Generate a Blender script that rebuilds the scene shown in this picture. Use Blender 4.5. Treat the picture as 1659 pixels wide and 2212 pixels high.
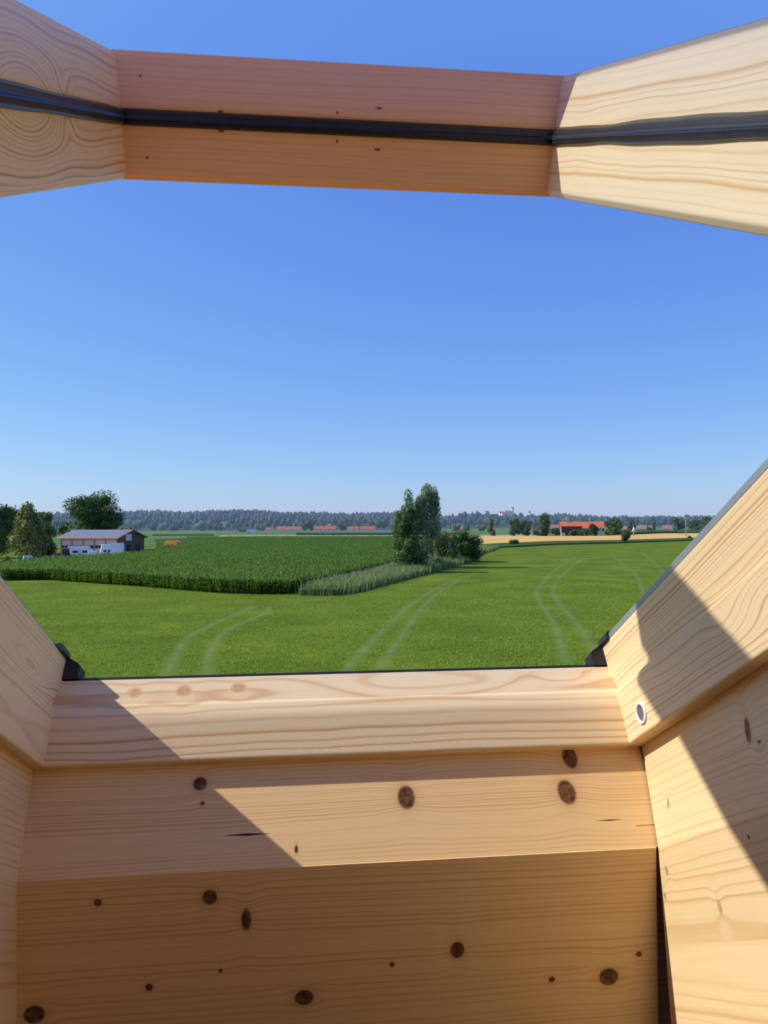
import bpy, bmesh, math, random
import numpy as np
from mathutils import Vector, Matrix

for o in list(bpy.data.objects):
    bpy.data.objects.remove(o, do_unlink=True)
SC = bpy.context.scene
COL = SC.collection

# ------------------------------------------------------------------ camera
H = 9.0                                    # camera height above the fields
FPX = 1610.73
YAW, PITCH, ROLL = 0.103966, 0.016121, -0.00587
Fv = Vector((math.sin(YAW) * math.cos(PITCH), math.cos(YAW) * math.cos(PITCH), math.sin(PITCH)))
Rv0 = Vector((math.cos(YAW), -math.sin(YAW), 0))
Uv0 = Rv0.cross(Fv)
Rv = Rv0 * math.cos(ROLL) + Uv0 * math.sin(ROLL)
Uv = Uv0 * math.cos(ROLL) - Rv0 * math.sin(ROLL)
cd = bpy.data.cameras.new('camera')
cam = bpy.data.objects.new('camera', cd)
COL.objects.link(cam)
cd.sensor_fit = 'VERTICAL'
cd.sensor_height = 34.6
cd.lens = FPX / 2212 * 34.6
cd.clip_start = 0.005
cd.clip_end = 12000
Mc = Matrix((Rv, Uv, -Fv)).transposed().to_4x4()
Mc.translation = Vector((0, 0, H))
cam.matrix_world = Mc
SC.camera = cam

# ------------------------------------------------------------------ light
SUN_V = Vector((1.0, -0.205, -0.886)).normalized()      # the way sunlight travels
world = bpy.data.worlds.new('world')
SC.world = world
world.use_nodes = True
wn = world.node_tree
wn.nodes.clear()
wo = wn.nodes.new('ShaderNodeOutputWorld')
bgn = wn.nodes.new('ShaderNodeBackground')
sky = wn.nodes.new('ShaderNodeTexSky')
sky.sky_type = 'NISHITA'
sky.sun_disc = False
sky.sun_elevation = math.asin(-SUN_V.z)
sky.sun_rotation = math.atan2(-SUN_V.x, -SUN_V.y)
sky.altitude = 450
sky.air_density = 1.0
sky.dust_density = 0.35
sky.ozone_density = 2.2
def wmath(op, x, y):
    nd = wn.nodes.new('ShaderNodeMath'); nd.operation = op
    for i, v in enumerate((x, y)):
        if isinstance(v, (int, float)): nd.inputs[i].default_value = v
        else: wn.links.new(v, nd.inputs[i])
    return nd.outputs[0]
sep = wn.nodes.new('ShaderNodeSeparateColor'); cmb = wn.nodes.new('ShaderNodeCombineColor')
wn.links.new(sky.outputs[0], sep.inputs[0])
for i, (g, c) in enumerate(((.86, .515), (.76, .675), (.29, .949))):       # clear deep blue summer sky
    wn.links.new(wmath('MULTIPLY', wmath('POWER', wmath('MULTIPLY', sep.outputs[i], .143), g), c), cmb.inputs[i])
wn.links.new(cmb.outputs[0], bgn.inputs[0])
wn.links.new(bgn.outputs[0], wo.inputs[0])
bgn.inputs[1].default_value = 1.0
sl = bpy.data.lights.new('sun', 'SUN')
sl.energy = 4.6
sl.angle = math.radians(0.55)
sl.color = (1.0, 0.94, 0.82)
sun = bpy.data.objects.new('sun', sl)
COL.objects.link(sun)
sun.rotation_euler = SUN_V.to_track_quat('-Z', 'Y').to_euler()
sun.location = (-30, 10, 40)
SC.view_settings.view_transform = 'Standard'
SC.view_settings.look = 'None'
SC.view_settings.gamma = 1.0
SC.view_settings.use_curve_mapping = False
SC.view_settings.exposure = 0.0
SC.cycles.max_bounces = 8
SC.cycles.transparent_max_bounces = 16
SC.cycles.diffuse_bounces = 5
SC.cycles.glossy_bounces = 4
SC.cycles.volume_bounces = 0

# ------------------------------------------------------------------ helpers
def ray(px, py):
    return Fv + Rv * ((px - 829.5) / FPX) + Uv * ((1106 - py) / FPX)
def gp(px, py, z=0.0):
    """where the sight line through a photo pixel meets the level z"""
    d = ray(px, py)
    k = (z - H) / d.z
    return Vector((d.x * k, d.y * k, z))
def at(px, dist, z=0.0):
    """the place at a given distance ahead in the direction of a photo column"""
    d = ray(px, 1132)
    k = dist / (d.x * Fv.x + d.y * Fv.y)
    return Vector((d.x * k, d.y * k, z))
def hz(py, dist):
    return H + (1132 - py) / FPX * dist

def tag(o, label=None, cat=None, group=None, kind=None):
    if label: o['label'] = label
    if cat: o['category'] = cat
    if group: o['group'] = group
    if kind: o['kind'] = kind
    return o
def empty(name, loc, rz=0.0):
    o = bpy.data.objects.new(name, None)
    o.empty_display_size = 0.1
    COL.objects.link(o)
    o.matrix_world = Matrix.Translation(Vector(loc)) @ Matrix.Rotation(rz, 4, 'Z')
    o['_m'] = 1
    return o
WM = {}
def setm(o, M, parent):
    if parent is not None:
        o.parent = parent
        o.matrix_parent_inverse = Matrix.Identity(4)
        P = WM.get(parent.name, parent.matrix_basis.copy())
        o.matrix_basis = P.inverted() @ M
    else:
        o.matrix_basis = M
    WM[o.name] = M.copy()
def build(name, verts, faces, mat, parent=None, M=None, smooth=False):
    """verts in world coordinates; M gives the local axes of the object"""
    me = bpy.data.meshes.new(name)
    if M is None:
        c = sum((Vector(v) for v in verts), Vector()) / len(verts)
        M = Matrix.Translation(c)
    Mi = M.inverted()
    me.from_pydata([tuple(Mi @ Vector(v)) for v in verts], [], faces)
    me.update()
    bm = bmesh.new(); bm.from_mesh(me)
    bmesh.ops.recalc_face_normals(bm, faces=bm.faces)
    bm.to_mesh(me); bm.free()
    if smooth:
        for p in me.polygons: p.use_smooth = True
    if mat: me.materials.append(mat)
    o = bpy.data.objects.new(name, me)
    COL.objects.link(o)
    setm(o, M, parent)
    return o
def np_mesh(name, V, Fq, mat, parent=None, loc=(0, 0, 0), smooth=False, n=4):
    """fast mesh of many quads (or triangles), verts local to loc"""
    V = np.asarray(V, dtype=np.float32).reshape(-1, 3)
    Fq = np.asarray(Fq, dtype=np.int32).reshape(-1, n)
    me = bpy.data.meshes.new(name)
    me.vertices.add(len(V)); me.vertices.foreach_set('co', V.ravel())
    me.loops.add(Fq.size); me.loops.foreach_set('vertex_index', Fq.ravel())
    me.polygons.add(len(Fq))
    me.polygons.foreach_set('loop_start', np.arange(0, Fq.size, n, dtype=np.int32))
    me.update(calc_edges=True)
    if smooth: me.polygons.foreach_set('use_smooth', np.ones(len(Fq), dtype=bool))
    if mat: me.materials.append(mat)
    o = bpy.data.objects.new(name, me)
    COL.objects.link(o)
    setm(o, Matrix.Translation(Vector(loc)), parent)
    return o
def round_poly(poly, r, seg=4, only=None):
    out = []
    n = len(poly)
    for i, p in enumerate(poly):
        if only is not None and i not in only:
            out.append(p); continue
        a = Vector(poly[i - 1]); b = Vector(p); c = Vector(poly[(i + 1) % n])
        d1 = (a - b); d2 = (c - b)
        rr = min(r, d1.length * .45, d2.length * .45)
        p1 = b + d1.normalized() * rr; p2 = b + d2.normalized() * rr
        for k in range(seg + 1):
            t = k / seg
            q = p1 * (1 - t) ** 2 + b * 2 * t * (1 - t) + p2 * t ** 2
            out.append((q.x, q.y))
    return out
def prism(name, poly, O, ea, eb, ec, c0, c1, mat, parent=None, grain=None, smooth=False):
    """polygon in (a, b), swept along c; local x axis runs along the grain (ec unless given)"""
    O, ea, eb, ec = Vector(O), Vector(ea), Vector(eb), Vector(ec)
    n = len(poly)
    vs = [O + ea * a + eb * b + ec * c for c in (c0, c1) for a, b in poly]
    fs = [list(range(n))[::-1], list(range(n, 2 * n))] + [[i, (i + 1) % n, n + (i + 1) % n, n + i] for i in range(n)]
    return build(name, vs, fs, mat, parent, M=grain)
def frame_m(o, ex, ey):
    ex = Vector(ex).normalized(); ey = Vector(ey).normalized(); ez = ex.cross(ey).normalized(); ey = ez.cross(ex)
    M = Matrix((ex, ey, ez)).transposed().to_4x4(); M.translation = Vector(o)
    return M
def box(name, lo, hi, mat, parent=None, M=None):
    """box between two corners in the frame M (world if none)"""
    M = M or Matrix.Identity(4)
    c = [(x, y, z) for x in (lo[0], hi[0]) for y in (lo[1], hi[1]) for z in (lo[2], hi[2])]
    vs = [M @ Vector(v) for v in c]
    fs = [[0, 1, 3, 2], [4, 6, 7, 5], [0, 4, 5, 1], [2, 3, 7, 6], [0, 2, 6, 4], [1, 5, 7, 3]]
    mid = (Vector(lo) + Vector(hi)) / 2
    R = M.to_3x3().normalized().to_4x4(); R.translation = M @ mid
    return build(name, vs, fs, mat, parent, M=R)
def tube(name, pts, r, mat, parent=None, seg=8, flat=1.0):
    pts = [Vector(p) for p in pts]
    rs = r if isinstance(r, (list, tuple)) else [r] * len(pts)
    vs = []; fs = []
    for i, p in enumerate(pts):
        t = (pts[min(i + 1, len(pts) - 1)] - pts[max(i - 1, 0)]).normalized()
        a = t.cross(Vector((0, 0, 1)))
        if a.length < 1e-3: a = t.cross(Vector((1, 0, 0)))
        a.normalize(); b = t.cross(a)
        for k in range(seg):
            th = 2 * math.pi * k / seg
            vs.append(p + a * math.cos(th) * rs[i] + b * math.sin(th) * rs[i] * flat)
    for i in range(len(pts) - 1):
        for k in range(seg):
            fs.append([i * seg + k, i * seg + (k + 1) % seg, (i + 1) * seg + (k + 1) % seg, (i + 1) * seg + k])
    fs.append(list(range(seg))[::-1]); fs.append(list(range((len(pts) - 1) * seg, len(pts) * seg)))
    return build(name, vs, fs, mat, parent, smooth=True)

# ------------------------------------------------------------------ materials
class NT:
    def __init__(s, name):
        s.mat = bpy.data.materials.new(name); s.mat.use_nodes = True
        s.t = s.mat.node_tree; s.t.nodes.clear()
        s.out = s.n('ShaderNodeOutputMaterial')
    def n(s, typ, **kw):
        nd = s.t.nodes.new(typ)
        for k, v in kw.items():
            if k.startswith('i_'):
                nd.inputs[k[2:].replace('_', ' ')].default_value = v
            else: setattr(nd, k, v)
        return nd
    def l(s, a, b): s.t.links.new(a, b)
    def m(s, op, a, b=None, c=None, clamp=False):
        nd = s.t.nodes.new('ShaderNodeMath'); nd.operation = op; nd.use_clamp = clamp
        for i, v in enumerate((a, b, c)):
            if v is None: continue
            if isinstance(v, (int, float)): nd.inputs[i].default_value = v
            else: s.l(v, nd.inputs[i])
        return nd.outputs[0]
    def ramp(s, fac, stops, interp='LINEAR'):
        nd = s.t.nodes.new('ShaderNodeValToRGB'); cr = nd.color_ramp; cr.interpolation = interp
        while len(cr.elements) < len(stops): cr.elements.new(0.5)
        for e, (p, c) in zip(cr.elements, stops):
            e.position = p; e.color = (*c, 1) if len(c) == 3 else c
        if fac is not None: s.l(fac, nd.inputs[0])
        return nd.outputs[0]
    def noise(s, vec, scale, detail=2, rough=.5, dist=0.0):
        nd = s.t.nodes.new('ShaderNodeTexNoise')
        nd.inputs['Scale'].default_value = scale; nd.inputs['Detail'].default_value = detail
        nd.inputs['Roughness'].default_value = rough; nd.inputs['Distortion'].default_value = dist
        if vec is not None: s.l(vec, nd.inputs['Vector'])
        return nd.outputs['Fac'], nd.outputs['Color']
    def mapv(s, vec, scale=(1, 1, 1), loc=(0, 0, 0)):
        nd = s.t.nodes.new('ShaderNodeMapping')
        nd.inputs['Scale'].default_value = scale; nd.inputs['Location'].default_value = loc
        s.l(vec, nd.inputs['Vector']); return nd.outputs[0]
    def mix(s, fac, a, b, blend='MIX'):
        nd = s.t.nodes.new('ShaderNodeMix'); nd.data_type = 'RGBA'; nd.blend_type = blend
        for i, v in ((0, fac), (6, a), (7, b)):
            if isinstance(v, (int, float)): nd.inputs[i].default_value = v
            elif isinstance(v, tuple): nd.inputs[i].default_value = (*v, 1)
            else: s.l(v, nd.inputs[i])
        return nd.outputs[2]
    def pbr(s, col, rough=.6, spec=.5, metal=0.0, bump=None, bstr=.2, bdist=.01):
        nd = s.t.nodes.new('ShaderNodeBsdfPrincipled')
        if isinstance(col, tuple): nd.inputs['Base Color'].default_value = (*col, 1)
        else: s.l(col, nd.inputs['Base Color'])
        if isinstance(rough, (int, float)): nd.inputs['Roughness'].default_value = rough
        else: s.l(rough, nd.inputs['Roughness'])
        nd.inputs['Specular IOR Level'].default_value = spec
        nd.inputs['Metallic'].default_value = metal
        if bump is not None:
            b = s.n('ShaderNodeBump'); b.inputs['Strength'].default_value = bstr; b.inputs['Distance'].default_value = bdist
            s.l(bump, b.inputs['Height']); s.l(b.outputs[0], nd.inputs['Normal'])
        s.l(nd.outputs[0], s.out.inputs[0])
        return nd
def simple(name, col, rough=.6, spec=.5, metal=0.0, var=.12, scale=6.0):
    t = NT(name)
    tc = t.n('ShaderNodeTexCoord').outputs['Object']
    f, _ = t.noise(tc, scale, 3)
    a = tuple(c * (1 - var) for c in col); b = tuple(min(1, c * (1 + var)) for c in col)
    t.pbr(t.ramp(f, [(.3, a), (.7, b)]), rough, spec, metal)
    return t.mat

def wood(name, seed=0, early=(.86, .63, .36), late=(.62, .35, .14), freq=110, cy=0.0, cz=-.05, warp=.010,
         xs=1.1, ys=9.0, knots=(), rough=.45, spec=.22, contrast=1.0, cracks=(), fine=.5, flecks=None, eyes=(), kcol=((.075, .032, .016), (.23, .105, .048)), vary=1.0):
    """sawn softwood: growth rings about a wandering pith, local x along the grain; knots bend the rings"""
    t = NT(name)
    tc = t.n('ShaderNodeTexCoord').outputs['Object']
    off = (seed * 3.17 % 11, seed * 1.73 % 7, seed * 2.31 % 5)
    sx = t.n('ShaderNodeSeparateXYZ'); t.l(tc, sx.inputs[0])
    x, y, z = sx.outputs
    n1, _ = t.noise(t.mapv(tc, (xs, ys, ys), off), 1.0, 2, .45)
    n2, _ = t.noise(t.mapv(tc, (xs * 4, ys * 4, ys * 4), off), 1.0, 2, .5)
    dy = t.m('SUBTRACT', y, cy); dz = t.m('SUBTRACT', z, cz)
    r = t.m('SQRT', t.m('ADD', t.m('MULTIPLY', dy, dy), t.m('MULTIPLY', dz, dz)))
    r = t.m('ADD', r, t.m('MULTIPLY', t.m('SUBTRACT', n1, .5), warp * 4))
    r = t.m('ADD', r, t.m('MULTIPLY', t.m('SUBTRACT', n2, .5), warp * .55))
    for ex_, ey_, sx_, sy_, am_ in eyes:                       # bulges that close the rings into ovals
        qx = t.m('DIVIDE', t.m('SUBTRACT', x, ex_), sx_); qy = t.m('DIVIDE', t.m('SUBTRACT', y, ey_), sy_)
        g = t.m('POWER', 2.718, t.m('MULTIPLY', t.m('ADD', t.m('MULTIPLY', qx, qx), t.m('MULTIPLY', qy, qy)), -1.0))
        r = t.m('ADD', r, t.m('MULTIPLY', g, am_))
    kmask = None; khalo = None
    for kx, ky, ka, kb, kc in knots:
        ex = t.m('DIVIDE', t.m('SUBTRACT', x, kx), ka); ey = t.m('DIVIDE', t.m('SUBTRACT', y, ky), kb)
        d2 = t.m('ADD', t.m('MULTIPLY', ex, ex), t.m('MULTIPLY', ey, ey))
        # rings swing round the knot
        g = t.m('POWER', 2.718, t.m('MULTIPLY', d2, -.16))
        sgn = t.m('MULTIPLY', t.m('DIVIDE', ey, 2.2), g)
        r = t.m('SUBTRACT', r, t.m('MULTIPLY', sgn, kb * .9))
        nz = t.m('ADD', d2, t.m('MULTIPLY', t.m('SUBTRACT', n2, .5), .9))
        mk = t.m('MULTIPLY', t.m('SUBTRACT', 1.25, nz, clamp=True), 2.2 * kc, clamp=True)
        hl = t.m('MULTIPLY', t.m('POWER', 2.718, t.m('MULTIPLY', d2, -.55)), .6 * kc)
        kmask = mk if kmask is None else t.m('MAXIMUM', kmask, mk)
        khalo = hl if khalo is None else t.m('MAXIMUM', khalo, hl)
    # years of uneven growth: ring widths and ring darkness both wander
    cmb_ = t.n('ShaderNodeCombineXYZ'); t.l(r, cmb_.inputs[0]); cmb_.inputs[1].default_value = seed * 1.37
    nr, _ = t.noise(cmb_.outputs[0], freq * .33, 2, .6)
    nk, _ = t.noise(cmb_.outputs[0], freq * .55, 1, .5)
    w = t.m('FRACT', t.m('ADD', t.m('MULTIPLY', r, freq), t.m('MULTIPLY', t.m('SUBTRACT', nr, .5), 2.6 * vary)))
    mid = tuple(e * (1 - .28 * contrast) + l * .28 * contrast for e, l in zip(early, late))
    lt = tuple(e * (1 - .85 * contrast) + l * .85 * contrast for e, l in zip(early, late))
    c = t.ramp(w, [(0, mid), (.10, early), (.50, early), (.74, mid), (.90, lt), (.96, lt), (1, mid)])
    c = t.mix(t.m('MULTIPLY', t.m('SUBTRACT', nk, .32, clamp=True), 3.2, clamp=True), early, c)
    # fine fibres
    f1, _ = t.noise(t.mapv(tc, (14, 420, 420), off), 1.0, 3, .6)
    c = t.mix(fine * .5, c, t.ramp(f1, [(.3, (.80, .76, .70)), (.65, (1, 1, 1))]), 'MULTIPLY')
    # broad colour drift
    f2, _ = t.noise(t.mapv(tc, (.8, 3.0, 3.0), off), 1.0, 2)
    c = t.mix(.55, c, t.ramp(f2, [(.25, (.88, .80, .68)), (.7, (1, 1, 1))]), 'MULTIPLY')
    if kmask is not None:
        c = t.mix(khalo, c, tuple(min(1, v * 1.9) for v in kcol[1]))
        kr, _ = t.noise(t.mapv(tc, (160, 160, 160), off), 1.0, 3)
        c = t.mix(kmask, c, t.ramp(kr, [(.35, kcol[0]), (.65, kcol[1])]))
    if flecks:                                                 # pale dried glue spots
        fx0, fx1, fy0, fy1 = flecks
        v = t.n('ShaderNodeTexVoronoi'); v.inputs['Scale'].default_value = 1.0; t.l(t.mapv(tc, (95, 170, 170), off), v.inputs['Vector'])
        sc_ = t.n('ShaderNodeSeparateColor'); t.l(v.outputs['Color'], sc_.inputs[0])
        mk = t.m('MULTIPLY', t.m('LESS_THAN', v.outputs['Distance'], .36), t.m('GREATER_THAN', sc_.outputs[0], .62))
        for c0, lo_, hi_ in ((x, fx0, fx1), (y, fy0, fy1)):
            mk = t.m('MULTIPLY', mk, t.m('MULTIPLY', t.m('GREATER_THAN', c0, lo_), t.m('LESS_THAN', c0, hi_)))
        c = t.mix(t.m('MULTIPLY', mk, .30), c, (.98, .90, .76))
    for x0, x1, y0, wd in cracks:
        cx_ = (x0 + x1) / 2; hx = abs(x1 - x0) / 2
        ax = t.m('SUBTRACT', 1.0, t.m('ABSOLUTE', t.m('DIVIDE', t.m('SUBTRACT', x, cx_), hx)), clamp=True)
        yy = t.m('ADD', t.m('SUBTRACT', y, y0), t.m('MULTIPLY', t.m('SUBTRACT', n2, .5), .004))
        ay = t.m('SUBTRACT', t.m('MULTIPLY', ax, wd), t.m('ABSOLUTE', yy))
        mk = t.m('MULTIPLY', ay, 2500, clamp=True)
        c = t.mix(mk, c, (.05, .02, .01))
    hgt = f1
    t.pbr(c, rough, spec, bump=hgt, bstr=.05, bdist=.001)
    return t.mat

def leaf_mat(name, dark, light, trans=.25, rough=.7):
    t = NT(name)
    geo = t.n('ShaderNodeNewGeometry')
    tc = t.n('ShaderNodeTexCoord').outputs['Object']
    f, _ = t.noise(tc, .35, 2)
    f = t.m('ADD', t.m('MULTIPLY', geo.outputs['Random Per Island'], .6), t.m('MULTIPLY', f, .4))
    c = t.ramp(f, [(.15, dark), (.8, light)])
    d = t.n('ShaderNodeBsdfPrincipled'); t.l(c, d.inputs['Base Color']); d.inputs['Roughness'].default_value = rough
    d.inputs['Specular IOR Level'].default_value = .3
    tr = t.n('ShaderNodeBsdfTranslucent'); t.l(t.mix(.5, c, (.5, .7, .15), 'MULTIPLY'), tr.inputs[0])
    mx = t.n('ShaderNodeMixShader'); mx.inputs[0].default_value = trans
    t.l(d.outputs[0], mx.inputs[1]); t.l(tr.outputs[0], mx.inputs[2]); t.l(mx.outputs[0], t.out.inputs[0])
    return t.mat

MAT = {}
MAT['rubber'] = simple('black_rubber', (.012, .013, .016), .38, .5, var=.3, scale=40)
MAT['plastic_black'] = simple('black_plastic', (.02, .022, .025), .5, .4, var=.2, scale=30)
MAT['alu'] = simple('grey_aluminium', (.42, .44, .45), .42, .5, .6, var=.05, scale=20)
MAT['plastic_white'] = simple('white_plastic', (.82, .82, .84), .35, .5, var=.03, scale=30)
MAT['dark_hole'] = simple('socket_hole_shade', (.12, .12, .13), .5, .4, var=.1, scale=50)
MAT['room_warm'] = simple('room_warm_bounce', (.82, .57, .29), .6, .2, var=.08, scale=3)  # wood tone invented for the unseen room, to warm its bounced light
MAT['floorwood'] = wood('floor_wood', 61, early=(.80, .56, .30), late=(.62, .38, .17), freq=60)
MAT['rooftile'] = simple('clay_roof', (.36, .13, .07), .75, .3, var=.25, scale=5)
MAT['facade'] = simple('facade_render', (.75, .73, .68), .85, .2, var=.05, scale=2)

tg = NT('window_glass')                     # clear pane: lets light through and mirrors more and more towards grazing
geo = tg.n('ShaderNodeNewGeometry')
dp = tg.n('ShaderNodeVectorMath', operation='DOT_PRODUCT')
tg.l(geo.outputs['Normal'], dp.inputs[0]); tg.l(geo.outputs['Incoming'], dp.inputs[1])
cosv = tg.m('ABSOLUTE', dp.outputs['Value'])
fs_ = tg.m('ADD', .04, tg.m('MULTIPLY', .96, tg.m('POWER', tg.m('SUBTRACT', 1.0, cosv, clamp=True), 5.0)))
fr = tg.m('DIVIDE', tg.m('MULTIPLY', fs_, 4.0), tg.m('ADD', 1.0, tg.m('MULTIPLY', fs_, 3.0)))      # four glass surfaces of a double pane
tr_ = tg.n('ShaderNodeBsdfTransparent'); tr_.inputs[0].default_value = (.99, .995, .99, 1)
gl_ = tg.n('ShaderNodeBsdfGlossy'); gl_.inputs['Roughness'].default_value = 0.004; gl_.inputs['Color'].default_value = (1, 1, 1, 1)
mx_ = tg.n('ShaderNodeMixShader'); tg.l(fr, mx_.inputs[0]); tg.l(tr_.outputs[0], mx_.inputs[1]); tg.l(gl_.outputs[0], mx_.inputs[2])
tg.l(mx_.outputs[0], tg.out.inputs[0])
MAT['glass'] = tg.mat

# ------------------------------------------------------------------ the roof window: geometry frame
TH = 0.526407
A0 = Vector((0, .958239, H - .185788))
UU = Vector((0, -math.cos(TH), math.sin(TH)))       # up the roof slope
NN = Vector((0, -math.sin(TH), -math.cos(TH)))      # into the room, square to the roof
EX = Vector((1, 0, 0))
XL, XR = -.301326, .398674
def un(x, u, n): return A0 + EX * x + UU * u + NN * n

PINE_E, PINE_L = (.95, .76, .48), (.64, .31, .10)
PALE_E, PALE_L = (.90, .78, .56), (.70, .44, .18)
win = empty('window_1', un((XL + XR) / 2, 0, .05))
WM[win.name] = win.matrix_basis.copy()
tag(win, 'pale pine roof window frame fixed in the sloping roof opening', 'window frame', kind='structure')

# sill (bottom member of the frame): profile in (u, n)
sill_prof = [(-.010, 0), (.005, .0385), (.0085, .0415), (.0140, .056), (.0150, .064), (.0165, .111), (-.062, .111), (-.062, .012)]
sill_prof = round_poly(sill_prof, .004, 4, only=(0, 2, 3, 4, 5))
def on_plane(px, py, P, N):
    d = ray(px, py); O = Vector((0, 0, H))
    return O + d * ((Vector(P) - O).dot(N) / d.dot(N))
gm = frame_m(un(.05, 0, .02), EX, NN)
gmi = gm.inverted()
kn = []
for px, py, a, b in ((290, 1495, .010, .008), (397, 1491, .010, .009), (515, 1484, .010, .008)):
    q = gmi @ on_plane(px, py, un(0, 0, .02), UU); kn.append((q.x, q.y, a, b, .45))
ia = gmi @ on_plane(880, 1473, un(0, 0, .02), UU); ib = gmi @ on_plane(1215, 1460, un(0, 0, .02), UU); ic = gmi @ on_plane(1040, 1470, un(0, 0, .02), UU)
m_sill = wood('pine_sill', 3, (.98, .80, .52), (.68, .35, .13), freq=85, cy=.0, cz=-.022, warp=.0065, xs=2.6, ys=7, knots=kn, contrast=1.1, kcol=((.62, .36, .16), (.74, .46, .22)), flecks=(-.13, .17, .078, .089),
              eyes=((ia.x, ia.y, .085, .016, .026), (ib.x, ib.y, .030, .009, .016), (ic.x, ic.y, .05, .014, .012)))
prism('sill', sill_prof, A0, UU, NN, EX, XL - .004, XR + .004, m_sill, win, grain=gm)
# jambs: profile in (x, n), swept along u
for sgn, X0, nm, sd in ((1, XR, 'right', 5), (-1, XL, 'left', 8)):
    pr = [(X0, -.0268), (X0 + sgn * .003, .0385), (X0 - sgn * .0035, .0425), (X0 - sgn * .0030, .111), (X0 + sgn * .050, .111), (X0 + sgn * .050, -.0268)]
    pr = round_poly(pr, .0035, 4, only=(0, 2, 3))
    gmj = frame_m(un(X0, .5, .04), UU, NN)
    if sgn > 0:
        ey_ = []
        for px, py, sx_, sy_, am_ in ((1600, 1330, .06, .020, .02), (1655, 1290, .05, .018, -.02), (1580, 1250, .10, .012, .010), (1470, 1440, .09, .02, .012)):
            q = gmj.inverted() @ on_plane(px, py, un(X0, 0, 0), EX); ey_.append((q.x, q.y, sx_, sy_, am_))
    else:
        ey_ = []
        for px, py, sx_, sy_, am_ in ((30, 1400, .10, .016, .022), (80, 1450, .05, .012, .018), (20, 1560, .12, .02, .008)):
            q = gmj.inverted() @ on_plane(px, py, un(X0, 0, 0), EX); ey_.append((q.x, q.y, sx_, sy_, am_))
    mj = wood('pine_jamb_' + nm, sd, PINE_E, PINE_L, freq=185 if sgn > 0 else 170, cy=.075 if sgn > 0 else .05, cz=-.022 * sgn, warp=.008, xs=1.5, ys=6, contrast=1.1, eyes=ey_, vary=1.5)
    prism('jamb', pr, A0, EX, NN, UU, -.062, 1.50, mj, win, grain=gmj)
    # outer aluminium strip along the jamb
    CO, CN = (.0005, -.0345) if sgn > 0 else (.006, -.034)
    prism('cladding', round_poly([(X0 + sgn * CO, CN), (X0 + sgn * CO, -.0262), (X0 + sgn * .055, -.0262), (X0 + sgn * .060, .05), (X0 + sgn * .063, .05), (X0 + sgn * .060, CN)], .002, 3, only=(0, 5)),
          A0, EX, NN, UU, .0195, 1.50, MAT['alu'], win)
    # black rubber corner piece where jamb and sill meet outside
    cpiece = [(X0 - sgn * .0005, .0005), (X0 - sgn * .0175, .0005), (X0 - sgn * .0175, -.0185), (X0 - sgn * .0005, -.029), (X0 + sgn * .02, -.029), (X0 + sgn * .02, .0005)]
    prism('corner_seal', round_poly(cpiece, .002, 3), A0, EX, NN, UU, -.036, -.008, MAT['plastic_black'], win)
    lip = [(X0 - sgn * .0045, -.0255), (X0 - sgn * .002, -.036), (X0 + sgn * .02, -.036), (X0 + sgn * .02, -.0255)]
    prism('corner_lip', round_poly(lip, .002, 3), A0, EX, NN, UU, -.012, .020, MAT['plastic_black'], win)
prism('sill_seal', [(-.0085, .004), (-.011, -.0012), (-.03, .0), (-.03, .004)], A0, UU, NN, EX, XL, XR, MAT['rubber'], win)
prism('head', round_poly([(1.44, -.0268), (1.44, .111), (1.50, .111), (1.50, -.0268)], .003, 3), A0, UU, NN, EX, XL - .004, XR + .004,
      wood('pine_head', 12, PINE_E, PINE_L, freq=90), win, grain=frame_m(un(.05, 1.44, .04), EX, NN))
# white socket ring of the bolt in the right jamb
cP = on_plane(1386, 1540, un(XR - .0031, 0, 0), EX)
R1, R2 = .0135, .0092
seg = 28
vs, fs = [], []
prof = [(R1, .0005), (R1, -.0012), (R1 - .001, -.0022), (R2 + .001, -.0022), (R2, -.001), (R2, .012)]
for rr, xx in prof:
    for k in range(seg):
        th = 2 * math.pi * k / seg
        vs.append(cP + EX * xx + UU * rr * math.cos(th) + NN * rr * math.sin(th))
for i in range(len(prof) - 1):
    for k in range(seg):
        fs.append([i * seg + k, i * seg + (k + 1) % seg, (i + 1) * seg + (k + 1) % seg, (i + 1) * seg + k])
bush = build('bolt_socket', vs, fs, MAT['plastic_white'], win)
bush['label'] = 'white plastic socket ring for the sash bolt'
# dark disc stands for the shaded hole, just proud of the wood inside the ring
vs = [cP + EX * (-.0006) + UU * R2 * 1.02 * math.cos(2 * math.pi * k / seg) + NN * R2 * 1.02 * math.sin(2 * math.pi * k / seg) for k in range(seg)]
vs += [v + EX * .003 for v in vs]
build('socket_shade', vs, [list(range(seg)), list(range(seg, 2 * seg))[::-1]] + [[k, (k + 1) % seg, seg + (k + 1) % seg, seg + k] for k in range(seg)], MAT['dark_hole'], bush)

# ------------------------------------------------------------------ the sash, swung open about its middle
SG = 0.464557
G0 = Vector((0, .913204, H + .490174))
SS = Vector((0, math.cos(SG), math.sin(SG)))        # along the sash, outwards
MM = Vector((0, math.sin(SG), -math.cos(SG)))       # square to the pane, room side
SL, SR = -.218695, .316042
TT = .06216
KLEN = 1.30
sash = empty('window_sash', G0 + EX * .05 - SS * .67)
WM[sash.name] = sash.matrix_basis.copy()
tag(sash, 'pine window sash with glass pane swung open above the fields', 'window sash')
def rail_prof(e, sgn):
    """(offset from the inner face, m): offset grows away from the pane"""
    return round_poly([(0, 0), (0, TT), (sgn * .0065, TT + .0072), (sgn * .066, TT + .0072), (sgn * .066, .03), (sgn * .075, .03), (sgn * .075, 0)], .002, 3, only=(1, 2))
grl = frame_m(G0 + EX * .05 + MM * .03, EX, MM).inverted()
krl = []
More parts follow.
